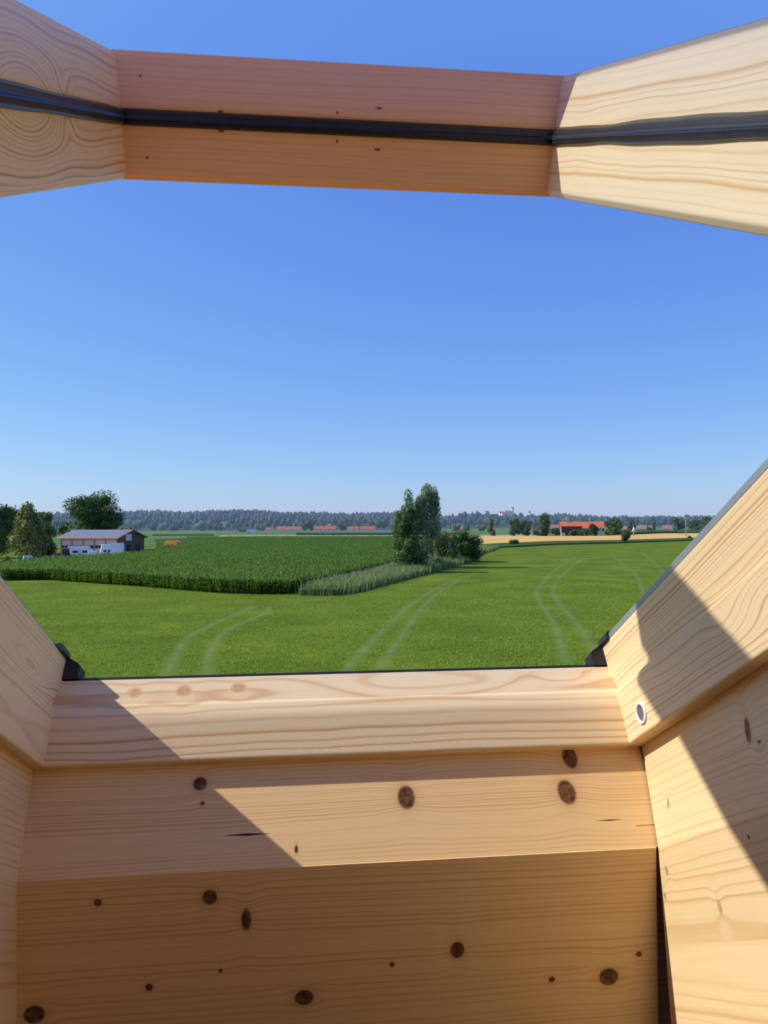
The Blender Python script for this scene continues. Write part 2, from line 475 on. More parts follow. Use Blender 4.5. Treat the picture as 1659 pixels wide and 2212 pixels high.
for px, py, a, b, kc in ((478, 283, .0035, .0014, .9), (815, 323, .0040, .0014, .9), (540, 278, .0015, .001, .8), (728, 305, .0012, .002, .7), (318, 340, .0015, .0015, .6)):
    q = grl @ on_plane(px, py, G0, SS); krl.append((q.x, q.y, a, b, kc))
m_rail = wood('pine_sash_rail', 21, (.90, .60, .30), (.62, .30, .10), knots=krl, freq=210, cy=-.03, cz=-.03, warp=.007, xs=1.5, ys=6, contrast=.55, vary=1.2)  # light bounced off the lit wood is put into this orange tone
gsl = frame_m(G0 + EX * SL + MM * .03 - SS * .12, SS, MM)
qe = gsl.inverted() @ on_plane(52, 215, G0 + EX * SL, EX)
m_stl = wood('pine_sash_stile_a', 27, (.97, .72, .40), (.62, .30, .09), freq=150, cy=-.034, cz=-.02, warp=.006, xs=3.0, ys=9, contrast=.95, vary=.8, eyes=((qe.x, -.034, .075, .040, -.055), (qe.x + .11, -.02, .03, .02, .02)))  # lighter golden tone carries light bounced from the sunlit stile
m_str = wood('pine_sash_stile_b', 24, PALE_E, PALE_L, freq=150, cy=-.036, cz=-.018, warp=.0065, xs=2.6, ys=8, contrast=.9, vary=1.2)
prism('bottom_rail', rail_prof(0, 1), G0, SS, MM, EX, SL - .005, SR + .005, m_rail, sash, grain=frame_m(G0 + EX * .05 + MM * .03, EX, MM))
prism('top_rail', rail_prof(0, -1), G0 - SS * KLEN, SS, MM, EX, SL - .005, SR + .005, m_rail, sash, grain=frame_m(G0 + EX * .05 + MM * .03 - SS * KLEN, EX, MM))
for sgn, X0, mt in ((1, SR, m_str), (-1, SL, m_stl)):
    prism('stile', [(X0 + a, b) for a, b in rail_prof(0, sgn)], G0, EX, MM, SS, -KLEN - .066, .066, mt, sash, grain=frame_m(G0 + EX * X0 + MM * .03 - SS * .12, SS, MM))
    # aluminium cover with its outer skirt
    cov = [(X0 - sgn * .001, -.004), (X0 + sgn * .004, -.012), (X0 + sgn * .134, -.012), (X0 + sgn * .134, .066), (X0 + sgn * .131, .066), (X0 + sgn * .131, -.0005), (X0 - sgn * .001, -.0005)]
    prism('cover', cov, G0, EX, MM, SS, -.60, .085, MAT['alu'], sash)
prism('cover', [(-.001, -.004), (.004, -.012), (.085, -.012), (.085, .03), (.082, .03), (.082, -.0005), (-.001, -.0005)], G0, SS, MM, EX, SL - .12, SR + .12, MAT['alu'], sash)
# rubber gaskets between wood and pane
def gasket(P0, P1, inward, r=.0085, wob=0.0, seed=1):
    rnd = random.Random(seed)
    n = 40
    vs, fs = [], []
    prof = [(0, 0), (.0045, .0004), (.0058, .0022), (.0042, .0040), (.0054, .0058), (.0046, .0076), (.0018, .0090), (0, .0092)]
    ph = rnd.random() * 6
    for i in range(n + 1):
        t = i / n
        P = P0.lerp(P1, t)
        w = 1 + wob * (math.sin(ph + t * 26) * .5 + math.sin(ph * 2 + t * 57) * .3)
        for a, b in prof:
            vs.append(P + inward * (a * w) + MM * (b * w))
    k = len(prof)
    for i in range(n):
        for j in range(k - 1):
            fs.append([i * k + j, i * k + j + 1, (i + 1) * k + j + 1, (i + 1) * k + j])
    fs.append(list(range(k))); fs.append(list(range(n * k, n * k + k))[::-1])
    return build('gasket', vs, fs, MAT['rubber'], sash, smooth=True)
gasket(G0 + EX * SL, G0 + EX * SR, -SS, seed=1)
gasket(G0 + EX * SL - SS * KLEN, G0 + EX * SR - SS * KLEN, SS, seed=4)
gasket(G0 + EX * SL, G0 + EX * SL - SS * KLEN, EX, wob=.10, seed=2)
gasket(G0 + EX * SR, G0 + EX * SR - SS * KLEN, -EX, wob=.16, seed=3)
vs = [G0 + EX * x + SS * s + MM * m for m in (-.004, .0) for x, s in ((SL - .02, .03), (SR + .02, .03), (SR + .02, -KLEN - .03), (SL - .02, -KLEN - .03))]
pane = build('glass_pane', vs, [[0, 1, 2, 3], [7, 6, 5, 4], [0, 4, 5, 1], [1, 5, 6, 2], [2, 6, 7, 3], [3, 7, 4, 0]], MAT['glass'], sash, M=frame_m(G0, EX, SS))
tcl = NT('clear_outer_face'); tb = tcl.n('ShaderNodeBsdfTransparent'); tb.inputs[0].default_value = (.985, .99, .985, 1); tcl.l(tb.outputs[0], tcl.out.inputs[0])
pane.data.materials.append(tcl.mat)
for p in pane.data.polygons:
    wc = pane.matrix_basis.to_3x3() @ p.center
    if p.index != 1: p.material_index = 1

# ------------------------------------------------------------------ timber lining of the opening
SPR_E, SPR_L = (.88, .63, .32), (.58, .28, .09)
def fr_lin(n): return .0003 + (n - .111) / .119 * .023
YP = un(0, .0245, .230).y
ZP = un(0, .0245, .230).z
wf = empty('wall_front', (0.05, YP, H - 1.40)); WM[wf.name] = wf.matrix_basis.copy()
tag(wf, 'knotty spruce board lining below the window sill', 'wall', kind='structure')
# upper board: slopes in under the sill
gmu = frame_m(un(.05, .003, .17), EX, NN)
gmui = gmu.inverted()
def kset(lst, P, N, inv):
    out = []
    for px, py, rx, ry, kc in lst:
        q = on_plane(px, py, P, N); l = inv @ q
        dist = (q - Vector((0, 0, H))).length
        s = dist / FPX
        out.append((l.x, l.y, rx * s, ry * s, kc))
    return out
NU = (UU - NN * .193).normalized()
kn = kset([(432, 1692, 13, 13, 1), (437, 1735, 4, 4, .9), (878, 1721, 17, 22, .8), (1225, 1710, 18, 24, .8), (1232, 1637, 15, 22, .9), (640, 1834, 4, 9, .5)], un(0, .013, .17), NU, gmui)
ca = gmui @ on_plane(540, 1803, un(0, .013, .17), NU); cb = gmui @ on_plane(1318, 1771, un(0, .013, .17), NU)
m_up = wood('spruce_upper_board', 31, (.95, .70, .38), (.62, .31, .10), freq=230, cy=.16, cz=-.05, warp=.011, xs=.9, ys=5, knots=kn, contrast=.75,
            cracks=((ca.x - .035, ca.x + .028, ca.y, .0016), (cb.x - .022, cb.x + .022, cb.y, .0010)))
up = [(fr_lin(.100), .100), (fr_lin(.2285), .2285), (fr_lin(.23) - .0015, .230), (-.016, .232), (-.016, .100)]
prism('upper_board', up, A0, UU, NN, EX, XL - .045, XR + .016, m_up, wf, grain=gmu)
# lower boards: upright, three planks
zs = [ZP + .0005, ZP - .128, ZP - .252, ZP - .40, ZP - .56, ZP - .76, H - 1.40]
klow = [(453, 1938, 14, 14, 1), (532, 1986, 10, 21, .6), (211, 1950, 7, 7, 1), (322, 2133, 6, 6, 1), (74, 2192, 16, 14, 1), (657, 2155, 16, 13, 1), (476, 2097, 3, 4, .8),
        (988, 2052, 13, 15, .9), (847, 2083, 4, 4, 1), (1315, 2110, 17, 15, .9), (1380, 2061, 6, 5, .8), (1192, 2116, 6, 5, .7)]
for i in range(len(zs) - 1):
    zt, zb = zs[i], zs[i + 1]
    gml = frame_m((.05, YP, (zt + zb) / 2), EX, (0, 0, -1))
    ks = [k for k in kset(klow, (0, YP, 0), Vector((0, 1, 0)), gml.inverted()) if abs(k[1]) < (zt - zb) / 2 + .015]
    ml = wood('spruce_lower_plank', 40 + i, (.95, .68, .34), (.62, .30, .09), freq=(190, 210, 120, 150, 160, 150)[i], cy=(.12, -.10, .03, 0, .05, 0)[i], cz=-.06, warp=.009, xs=.8, ys=4.5, knots=ks, contrast=.62)
    gp_ = .0000
    y0 = YP + (.0000, .0002, .0001, .0002, .0001, .0002)[i]
    pr = [(y0, zt - gp_), (y0, zb + gp_), (YP + .018, zb), (YP + .018, zt)]
    prism('plank', pr, (0, 0, 0), (0, 1, 0), (0, 0, 1), EX, XL - .045, .3962, ml, wf, grain=gml)
mb = wood('spruce_batten', 48, (.80, .52, .26), (.55, .28, .10), freq=120)
box('batten', (.380, YP + .0181, H - 1.40), (.47, YP + .06, ZP + .02), mb, wf)

# side linings: planks running up the slope
def side_lining(name, sgn, label):
    root = empty(name, un(XR + .02 if sgn > 0 else XL - .02, .5, .3)); WM[root.name] = root.matrix_basis.copy()
    tag(root, label, 'wall', kind='structure')
    if sgn > 0:
        def fu(n):
            if n <= .230: return .0035 + (n - .111) * .193
            return .0265 + (n - .230) * (-.0435 - .0265) / (.401 - .230)
        def fx(n): return .4170 - min(max((n - .111) / .119, 0), 1) * .0190
    else:
        def fu(n):
            if n <= .230: return -.008
            return .0245 - (n - .230) * math.tan(TH) - .012
        def fx(n): return -.3150 + min(max((n - .111) / .119, 0), 1) * .0125
    ns = [.106, .170, .230, .325, .42, .52]
    for i in range(len(ns) - 1):
        n0, n1 = ns[i], ns[i + 1]
        e = .0
        ps = [(fx(n0), fu(n0), n0), (fx(n1), fu(n1), n1), (fx(n1), 1.52, n1), (fx(n0), 1.52, n0)]
        ps2 = [(x + sgn * .018, u, n) for x, u, n in ps]
        vs = [un(*q) for q in ps + ps2]
        fs = [[0, 1, 2, 3], [7, 6, 5, 4], [0, 4, 5, 1], [1, 5, 6, 2], [2, 6, 7, 3], [3, 7, 4, 0]]
        gms = frame_m(un(fx((n0 + n1) / 2), .25, (n0 + n1) / 2), UU, NN)
        ks = []
        if sgn > 0:
            lst = [(1622, 1577, 9, 26, .8), (1617, 1808, 4, 4, .7), (1440, 1735, 5, 14, .28), (1555, 1960, 8, 14, .22), (1440, 1880, 7, 12, .25), (1436, 1935, 5, 10, .25)]
        else:
            lst = [(2, 1766, 4, 9, .8)]
        for px, py, rx, ry, kc in lst:
            q = on_plane(px, py, un(fx((n0 + n1) / 2), 0, 0), EX); l = gms.inverted() @ q
            if abs(l.y) < (n1 - n0) / 2 + .01: ks.append((l.x, l.y, rx * .00055, ry * .00048, kc))
        tone = (1.0, 1.06, .98, 1.05, 1.0)[i]
        ml = wood('spruce_side_plank', 70 + i + (10 if sgn < 0 else 0), tuple(c * tone for c in (.84, .65, .38)), tuple(c * tone for c in (.60, .31, .11)), freq=(150, 170, 140, 180, 160)[i],
                  cy=(.08, -.09, .05, -.03, .1)[i], cz=-.05 * sgn, warp=.010, xs=.9, ys=5, knots=ks, contrast=.7)
        build('plank', vs, fs, ml, root, M=gms)
    return root
side_lining('wall_right', 1, 'sunlit spruce plank lining on the side with the bolt socket')
side_lining('wall_left', -1, 'shaded spruce plank lining on the side nearer the sun')

# ------------------------------------------------------------------ the room and house around (hardly in view)
def slab(name, u0, u1, x0, x1, n0, n1, mat, label):
    vs = [un(x, u, n) for n in (n0, n1) for x, u in ((x0, u0), (x1, u0), (x1, u1), (x0, u1))]
    o = build(name, vs, [[0, 1, 2, 3], [7, 6, 5, 4], [0, 4, 5, 1], [1, 5, 6, 2], [2, 6, 7, 3], [3, 7, 4, 0]], mat)
    return o
roof = empty('roof', un(0, 0, .1)); WM[roof.name] = roof.matrix_basis.copy()
tag(roof, 'tiled house roof around the open roof window', 'roof', kind='structure')
for u0, u1, x0, x1 in ((-2.6, -.07, -5, 5), (1.51, 4.3, -5, 5), (-.07, 1.51, -5, XL - .066), (-.07, 1.51, XR + .066, 5)):
    vs = [un(x, u, n) for n in (.03, .10) for x, u in ((x0, u0), (x1, u0), (x1, u1), (x0, u1))]
    build('roof_panel', vs, [[0, 1, 2, 3], [7, 6, 5, 4], [0, 4, 5, 1], [1, 5, 6, 2], [2, 6, 7, 3], [3, 7, 4, 0]], MAT['rooftile'], roof)
ceil = empty('ceiling', un(0, .7, .5)); WM[ceil.name] = ceil.matrix_basis.copy()
tag(ceil, 'sloping warm toned attic ceiling around the window opening', 'ceiling', kind='structure')
for u0, u1, x0, x1 in ((-1.4, -.25, -2.2, XL - .034), (-1.4, -.25, XR + .04, 2.2), (1.51, 4.0, -2.2, 2.2), (-.25, 1.51, -2.2, XL - .034), (-.25, 1.51, XR + .04, 2.2)):
    vs = [un(x, u, n) for n in (.45, .47) for x, u in ((x0, u0), (x1, u0), (x1, u1), (x0, u1))]
    build('ceiling_panel', vs, [[0, 1, 2, 3], [7, 6, 5, 4], [0, 4, 5, 1], [1, 5, 6, 2], [2, 6, 7, 3], [3, 7, 4, 0]], MAT['room_warm'], ceil)
prism('opening_head', [(1.50, .10), (1.50, .46), (1.52, .46), (1.52, .10)], A0, UU, NN, EX, XL - .03, XR + .03, wood('spruce_head', 57, SPR_E, SPR_L), ceil, grain=frame_m(un(0, 1.5, .3), EX, NN))
fl = box('floor', (-2.2, -2.6, H - 1.46), (2.2, 2.4, H - 1.40), MAT['floorwood']); tag(fl, 'wooden attic floor inside the house', 'floor', kind='structure')
wb = box('wall_back', (-2.2, -2.7, H - 1.40), (2.2, -2.6, H + 1.6), MAT['room_warm']); tag(wb, 'warm toned attic wall behind the viewer', 'wall', kind='structure')
for nm, x0, x1, lb in (('wall_gable_near_sun', -2.3, -2.2, 'warm toned attic gable wall towards the barn'), ('wall_gable_far', 2.2, 2.3, 'warm toned attic gable wall towards the farmhouse')):
    o = prism(nm, [(2.3, H - 1.46), (-2.7, H - 1.46), (-2.7, H + 1.75), (2.3, H - 1.14)], (0, 0, 0), (0, 1, 0), (0, 0, 1), EX, x0, x1, MAT['room_warm']); tag(o, lb, 'wall', kind='structure')
fa = box('wall_facade', (-4.6, -3.4, 0), (4.6, 2.3, H - 1.47), MAT['facade']); tag(fa, 'rendered house wall under the roof', 'wall', kind='structure')
# ================================================================== the land outside
rng = np.random.default_rng(7)

# ---- ground materials
def grass_mat(name, a, b, c, s1=.12, fine=18.0, bstr=.5, specks=False):
    t = NT(name)
    tc = t.n('ShaderNodeTexCoord').outputs['Object']
    f1, _ = t.noise(tc, s1, 3, .6)
    f2, _ = t.noise(tc, 1.3, 4, .65)
    f3, _ = t.noise(tc, fine, 3, .7)
    f = t.m('ADD', t.m('MULTIPLY', f1, .46), t.m('ADD', t.m('MULTIPLY', f2, .22), t.m('MULTIPLY', f3, .32)))
    col = t.ramp(f, [(.40, a), (.55, b), (.70, c)])
    if specks:
        v = t.n('ShaderNodeTexVoronoi'); v.inputs['Scale'].default_value = 1.6; t.l(tc, v.inputs['Vector'])
        mk = t.m('LESS_THAN', v.outputs['Distance'], .06)
        g, _ = t.noise(tc, .25, 2)
        mk = t.m('MULTIPLY', mk, t.m('GREATER_THAN', g, .55))
        col = t.mix(t.m('MULTIPLY', mk, .7), col, (.6, .65, .45))
    t.pbr(col, .85, .05, bump=t.m('ADD', f3, t.m('MULTIPLY', f2, 1.5)), bstr=bstr, bdist=.06)
    return t.mat
MAT['meadow'] = grass_mat('meadow_grass', (.084, .130, .010), (.142, .202, .015), (.250, .290, .024), specks=True)
MAT['track'] = grass_mat('track_grass', (.16, .25, .06), (.21, .31, .08), (.27, .37, .11))
MAT['lane'] = simple('gravel_yard', (.36, .33, .28), .9, .1, var=.2, scale=.5)
MAT['farfield'] = grass_mat('far_fields', (.085, .15, .04), (.12, .20, .05), (.17, .25, .07), s1=.01, fine=2)
MAT['wheat'] = grass_mat('ripe_wheat', (.60, .37, .11), (.72, .46, .14), (.82, .56, .20), s1=.03, fine=6)
MAT['stubble'] = grass_mat('pale_stubble', (.42, .36, .20), (.50, .43, .25), (.56, .50, .30), s1=.02, fine=4)
MAT['greencrop'] = grass_mat('green_crop', (.035, .085, .018), (.055, .115, .024), (.08, .15, .035), s1=.03, fine=5)
MAT['cornmass'] = grass_mat('corn_mass', (.030, .075, .010), (.050, .115, .014), (.085, .16, .022), s1=.05, fine=6, bstr=1.0)
MAT['corn'] = leaf_mat('corn_leaf', (.052, .125, .012), (.235, .375, .05), trans=.42, rough=.38)
MAT['tallgrass'] = leaf_mat('tall_grass_blade', (.16, .22, .06), (.42, .47, .20), trans=.35, rough=.6)
MAT['bark'] = simple('tree_bark', (.10, .075, .05), .9, .1, var=.35, scale=3)
MAT['birchbark'] = simple('pale_bark', (.42, .40, .36), .9, .1, var=.4, scale=2)
LF = {
 'dark': leaf_mat('dark_leaves', (.030, .062, .015), (.115, .190, .045), trans=.18),
 'mid': leaf_mat('mid_leaves', (.040, .080, .020), (.140, .215, .055), trans=.2),
 'grey': leaf_mat('grey_green_leaves', (.14, .185, .085), (.38, .44, .22), trans=.22),
 'gold': leaf_mat('golden_leaves', (.040, .065, .014), (.360, .340, .090), trans=.18),
 'olive': leaf_mat('olive_leaves', (.070, .095, .024), (.215, .245, .070), trans=.2),
}

def poly_patch(name, pts, z, mat, label, cat='field', kind='structure', hgt=0.0):
    """field patch from ground points, with an upright edge when the crop has height"""
    n = len(pts)
    if hgt <= 0:
        vs = [Vector((p[0], p[1], z)) for p in pts]; fs = [list(range(n))]
    else:
        vs = [Vector((p[0], p[1], 0)) for p in pts] + [Vector((p[0], p[1], hgt)) for p in pts]
        fs = [list(range(n, 2 * n))] + [[i, (i + 1) % n, n + (i + 1) % n, n + i] for i in range(n)]
    me = bpy.data.meshes.new(name); me.from_pydata([tuple(v) for v in vs], [], fs); me.update()
    bm = bmesh.new(); bm.from_mesh(me); bmesh.ops.recalc_face_normals(bm, faces=bm.faces)
    if hgt <= 0 and bm.faces[:][0].normal.z < 0: bmesh.ops.reverse_faces(bm, faces=bm.faces)
    bm.to_mesh(me); bm.free()
    me.materials.append(mat)
    o = bpy.data.objects.new(name, me); COL.objects.link(o)
    if label: tag(o, label, cat, kind=kind)
    return o

# ---- ground
gnd = poly_patch('ground', [(-5000, -200), (5000, -200), (5000, 6000), (-5000, 6000)], -.06, MAT['farfield'], 'flat green farmland reaching to the wooded hills', 'ground')
mead_px = [(-400, 1262), (0, 1252), (700, 1283), (900, 1235), (985, 1208), (1035, 1192), (1075, 1184), (1200, 1177), (1330, 1174), (1490, 1168), (1800, 1160), (2300, 1152)]
mead = [gp(*q) for q in mead_px]
mead = [Vector((-160, -30, 0)), Vector((-160, 100, 0))] + mead[1:] + [Vector((mead[-1].x, -30, 0))]
# the meadow also runs under the corn
mead = [Vector((-260, -30, 0)), Vector((-260, 330, 0)), Vector((-20, 330, 0))] + [gp(*q) for q in mead_px[5:]] + [Vector((gp(*mead_px[-1]).x, -30, 0))]
MEADOW = poly_patch('meadow', mead, 0.0, MAT['meadow'], 'bright green mown meadow below the window', 'meadow')

# ---- tyre tracks, pairs of paler lines pressed into the grass
def catmull(pts, n=10):
    out = []
    for i in range(len(pts) - 1):
        p0 = pts[max(i - 1, 0)]; p1 = pts[i]; p2 = pts[i + 1]; p3 = pts[min(i + 2, len(pts) - 1)]
        for k in range(n):
            t = k / n
            out.append(0.5 * ((2 * p1) + (p2 - p0) * t + (2 * p0 - 5 * p1 + 4 * p2 - p3) * t * t + (3 * p1 - p0 - 3 * p2 + p3) * t ** 3))
    out.append(pts[-1]); return out
tt = NT('tyre_track_grass')
tc_ = tt.n('ShaderNodeTexCoord').outputs['Object']
f1, _ = tt.noise(tc_, .5, 4, .7); f2, _ = tt.noise(tc_, 9, 3, .7)
uvn = tt.n('ShaderNodeUVMap')
su = tt.n('ShaderNodeSeparateXYZ'); tt.l(uvn.outputs[0], su.inputs[0])
edge = tt.m('SUBTRACT', 1.0, tt.m('ABSOLUTE', tt.m('SUBTRACT', tt.m('MULTIPLY', su.outputs[0], 2.0), 1.0)), clamp=True)
al = tt.m('MULTIPLY', tt.m('MULTIPLY', edge, 1.1), tt.m('MULTIPLY', tt.m('SUBTRACT', f1, .28, clamp=True), 2.6), clamp=True)
al = tt.m('MULTIPLY', al, .50)
pb = tt.n('ShaderNodeBsdfPrincipled'); pb.inputs['Roughness'].default_value = .8; pb.inputs['Specular IOR Level'].default_value = .1
tt.l(tt.ramp(f2, [(.3, (.24, .32, .09)), (.7, (.36, .42, .16))]), pb.inputs['Base Color'])
tp = tt.n('ShaderNodeBsdfTransparent'); mxs = tt.n('ShaderNodeMixShader')
tt.l(al, mxs.inputs[0]); tt.l(tp.outputs[0], mxs.inputs[1]); tt.l(pb.outputs[0], mxs.inputs[2]); tt.l(mxs.outputs[0], tt.out.inputs[0])
TRK = []
def track(px, w):
    P = catmull([gp(*q) for q in px], 60)
    TRK.extend((p.x, p.y) for p in P)
    P = P[::4]
    vs, fs, uv = [], [], []
    for i, p in enumerate(P):
        t = (P[min(i + 1, len(P) - 1)] - P[max(i - 1, 0)]).normalized()
        s = Vector((-t.y, t.x, 0))
        vs += [p - s * w / 2 + Vector((0, 0, .02)), p + s * w / 2 + Vector((0, 0, .02))]
    for i in range(len(P) - 1): fs.append([2 * i, 2 * i + 1, 2 * i + 3, 2 * i + 2])
    me = bpy.data.meshes.new('tyre_track'); me.from_pydata([tuple(v) for v in vs], [], fs); me.update()
    ul = me.uv_layers.new(name='UVMap')
    for lp in me.loops: ul.data[lp.index].uv = (lp.vertex_index % 2, lp.vertex_index // 2)
    me.materials.append(tt.mat)
    o = bpy.data.objects.new('tyre_track', me); COL.objects.link(o); o.parent = MEADOW
for px in ([(1222, 1432), (1214, 1398), (1195, 1345), (1166, 1300), (1162, 1278), (1184, 1245), (1222, 1216), (1246, 1203)],
           [(1290, 1432), (1272, 1388), (1240, 1340), (1204, 1298), (1196, 1272), (1212, 1245), (1240, 1222), (1258, 1206)],
           [(745, 1452), (790, 1400), (840, 1350), (890, 1305), (950, 1268), (1010, 1242)],
           [(820, 1446), (850, 1400), (885, 1350), (925, 1300), (975, 1263), (1030, 1238)],
           [(360, 1462), (382, 1410), (412, 1374), (470, 1345), (525, 1322), (545, 1310)],
           [(445, 1462), (455, 1410), (478, 1372), (525, 1345), (575, 1325), (582, 1312)],
           [(1395, 1300), (1375, 1245), (1340, 1215), (1322, 1198)],
           [(1440, 1262), (1425, 1228), (1400, 1205), (1385, 1192)]):
    track(px, 1.1)

# short grass standing in the near part of the meadow
def turf_tuft(r, n=6):
    V, Fc = [], []
    for k in range(n):
        az = r.uniform(0, 6.28); d = np.array([math.cos(az), math.sin(az), 0]); s_ = np.array([-d[1], d[0], 0])
        b0 = np.array([r.normal(0, .10), r.normal(0, .10), -.01]); h = r.uniform(.05, .12); w = r.uniform(.008, .018)
        p1 = b0 + d * r.uniform(.02, .10) + np.array([0, 0, h])
        b = len(V); V += [b0 - s_ * w, b0 + s_ * w, p1 + s_ * w * .4, p1 - s_ * w * .4]; Fc.append([b, b + 1, b + 2, b + 3])
    return np.array(V), np.array(Fc)
ttm = [turf_tuft(rng) for _ in range(6)]
dd = 40 + 75 * rng.uniform(0, 1, 46000) ** 1.3
ll = rng.uniform(-.50, .42, 46000) * dd
Ct = np.stack([dd * Fv.x + ll * Rv.x, dd * Fv.y + ll * Rv.y, np.zeros(46000)], 1)
TR = np.array(TRK)
near = np.ones(len(Ct), bool)
for q in TR: near &= ((Ct[:, 0] - q[0]) ** 2 + (Ct[:, 1] - q[1]) ** 2) > .62 ** 2     # flattened in the wheel tracks
Ct = Ct[near]
def scatter0(templates, P, sc, rot):
    Vs, Fs = [], []; base = 0
    idx = rng.integers(0, len(templates), len(P))
    for ti, (V, Fc) in enumerate(templates):
        sel = np.where(idx == ti)[0]
        c, s_ = np.cos(rot[sel]), np.sin(rot[sel])
        W = np.stack([(V[None, :, 0] * c[:, None] - V[None, :, 1] * s_[:, None]) * sc[sel][:, None] + P[sel, 0:1],
                      (V[None, :, 0] * s_[:, None] + V[None, :, 1] * c[:, None]) * sc[sel][:, None] + P[sel, 1:2], V[None, :, 2] * sc[sel][:, None] + P[sel, 2:3]], 2)
        Vs.append(W.reshape(-1, 3)); Fs.append((Fc[None] + (base + np.arange(len(sel)) * len(V))[:, None, None]).reshape(-1, 4)); base += len(sel) * len(V)
    return np.concatenate(Vs), np.concatenate(Fs)
MAT['turf'] = leaf_mat('turf_blade', (.17, .26, .025), (.46, .54, .07), trans=.4)
Vt_, Ft_ = scatter0(ttm, Ct, rng.uniform(.7, 1.5, len(Ct)), rng.uniform(0, 6.28, len(Ct)))
tf_ = np_mesh('grass_blades', Vt_, Ft_, MAT['turf'], MEADOW, (0, 0, 0)); tf_['kind'] = 'stuff'

# ---- corn field: a dense mass with leafy plants standing over its near edge
corn_front = [(-420, 1252), (0, 1254), (100, 1253), (200, 1260), (300, 1267), (400, 1276), (480, 1282), (560, 1284), (622, 1284)]
corn_right = [(700, 1266), (760, 1250), (820, 1234), (850, 1224), (905, 1202), (950, 1186), (985, 1176)]
cpoly = [gp(*q) for q in corn_front + corn_right]
back = [gp(985, 1163), gp(560, 1163), gp(404, 1164.5), gp(404, 1185.5), gp(340, 1187)]
cpoly += [Vector((p.x, p.y, 0)) for p in back]
# the near side of the yard: corn stops in front of the barn
CH = 1.95
cpoly += [gp(335, 1201), gp(268, 1206.5), gp(200, 1212), gp(130, 1217), gp(60, 1224), gp(20, 1232), gp(-420, 1238)]
cp2 = np.array([[p.x, p.y] for p in cpoly])
def inside(P, poly):
    x, y = P[:, 0], P[:, 1]; res = np.zeros(len(P), bool); n = len(poly); j = n - 1
    for i in range(n):
        xi, yi = poly[i]; xj, yj = poly[j]
        c = ((yi > y) != (yj > y)) & (x < (xj - xi) * (y - yi) / (yj - yi + 1e-12) + xi)
        res ^= c; j = i
    return res
CORN = empty('corn_field', (float(cp2[:, 0].mean()), float(cp2[:, 1].mean()), 0)); WM[CORN.name] = CORN.matrix_basis.copy()
tag(CORN, 'tall dark green corn field between the barn and the meadow', 'corn field', kind='stuff')
ctr = cp2.mean(0)
nf = len(corn_front)
o = poly_patch('crop_mass', [(p.x, p.y + (1.7 if i < nf else 0)) for i, p in enumerate(cpoly)], 0, MAT['cornmass'], None, hgt=CH * .74)
setm(o, Matrix.Identity(4), CORN); o['kind'] = 'stuff'
def corn_plant(r):
    """one maize plant of bent leaf blades"""
    V, Fc = [], []
    h = 1.0
    nl = 8
    az0 = r.uniform(0, 6.28)
    for k in range(nl):
        zb = .14 + .72 * k / nl
        az = az0 + math.pi * k + r.normal(0, .35)
        d = np.array([math.cos(az), math.sin(az), 0]); s = np.array([-d[1], d[0], 0])
        L = r.uniform(.24, .36) * (1.0 if k < nl - 2 else .75); w = .026
        up = r.uniform(.12, .30) if k < nl - 2 else .34
        pts = [np.array([0, 0, zb]), np.array([0, 0, zb]) + d * L * .45 + np.array([0, 0, up * .75]), np.array([0, 0, zb]) + d * L + np.array([0, 0, up * .35])]
        ws = [w * .6, w, .002]
        b = len(V)
        for p, ww in zip(pts, ws): V += [p - s * ww, p + s * ww]
        Fc += [[b, b + 1, b + 3, b + 2], [b + 2, b + 3, b + 5, b + 4]]
    b = len(V)
    V += [np.array(q) for q in ((-.008, 0, 0), (.008, 0, 0), (.006, 0, .95), (-.006, 0, .95))]
    Fc.append([b, b + 1, b + 2, b + 3])
    return np.array(V), np.array(Fc)
def scatter(templates, P, sc, rot, lean=0.0):
    Vs, Fs = [], []; base = 0
    idx = rng.integers(0, len(templates), len(P))
    for ti, (V, Fc) in enumerate(templates):
        sel = np.where(idx == ti)[0]
        if not len(sel): continue
        c, s = np.cos(rot[sel]), np.sin(rot[sel])
        x = V[None, :, 0] * c[:, None] - V[None, :, 1] * s[:, None]
        y = V[None, :, 0] * s[:, None] + V[None, :, 1] * c[:, None]
        z = np.repeat(V[None, :, 2], len(sel), 0)
        S = sc[sel][:, None]
        W = np.stack([x * S + P[sel, 0:1], y * S + P[sel, 1:2], z * S + P[sel, 2:3]], 2)
        F_ = Fc[None] + (base + np.arange(len(sel)) * len(V))[:, None, None]
        Vs.append(W.reshape(-1, 3)); Fs.append(F_.reshape(-1, Fc.shape[1])); base += len(sel) * len(V)
    return np.concatenate(Vs), np.concatenate(Fs)
tmpl = [corn_plant(rng) for _ in range(7)]
# candidates in rows; dense along the near edges, thinning with distance
lo, hi = cp2.min(0), cp2.max(0)
lo = np.maximum(lo, [-75, 60])
N = 420000
C = rng.uniform(lo, hi, (N, 2))
C[:, 0] = np.round(C[:, 0] / .75) * .75 + rng.normal(0, .06, N)
C = C[inside(C, cp2)]
fwd = C @ np.array([Fv.x, Fv.y])
lat = C @ np.array([Rv.x, Rv.y])
C = C[(np.abs(lat / fwd) < .60)]
fwd = C @ np.array([Fv.x, Fv.y])
prob = np.clip((105 / fwd) ** 2.4, 0, 1)
C = C[rng.uniform(size=len(C)) < prob][:36000]
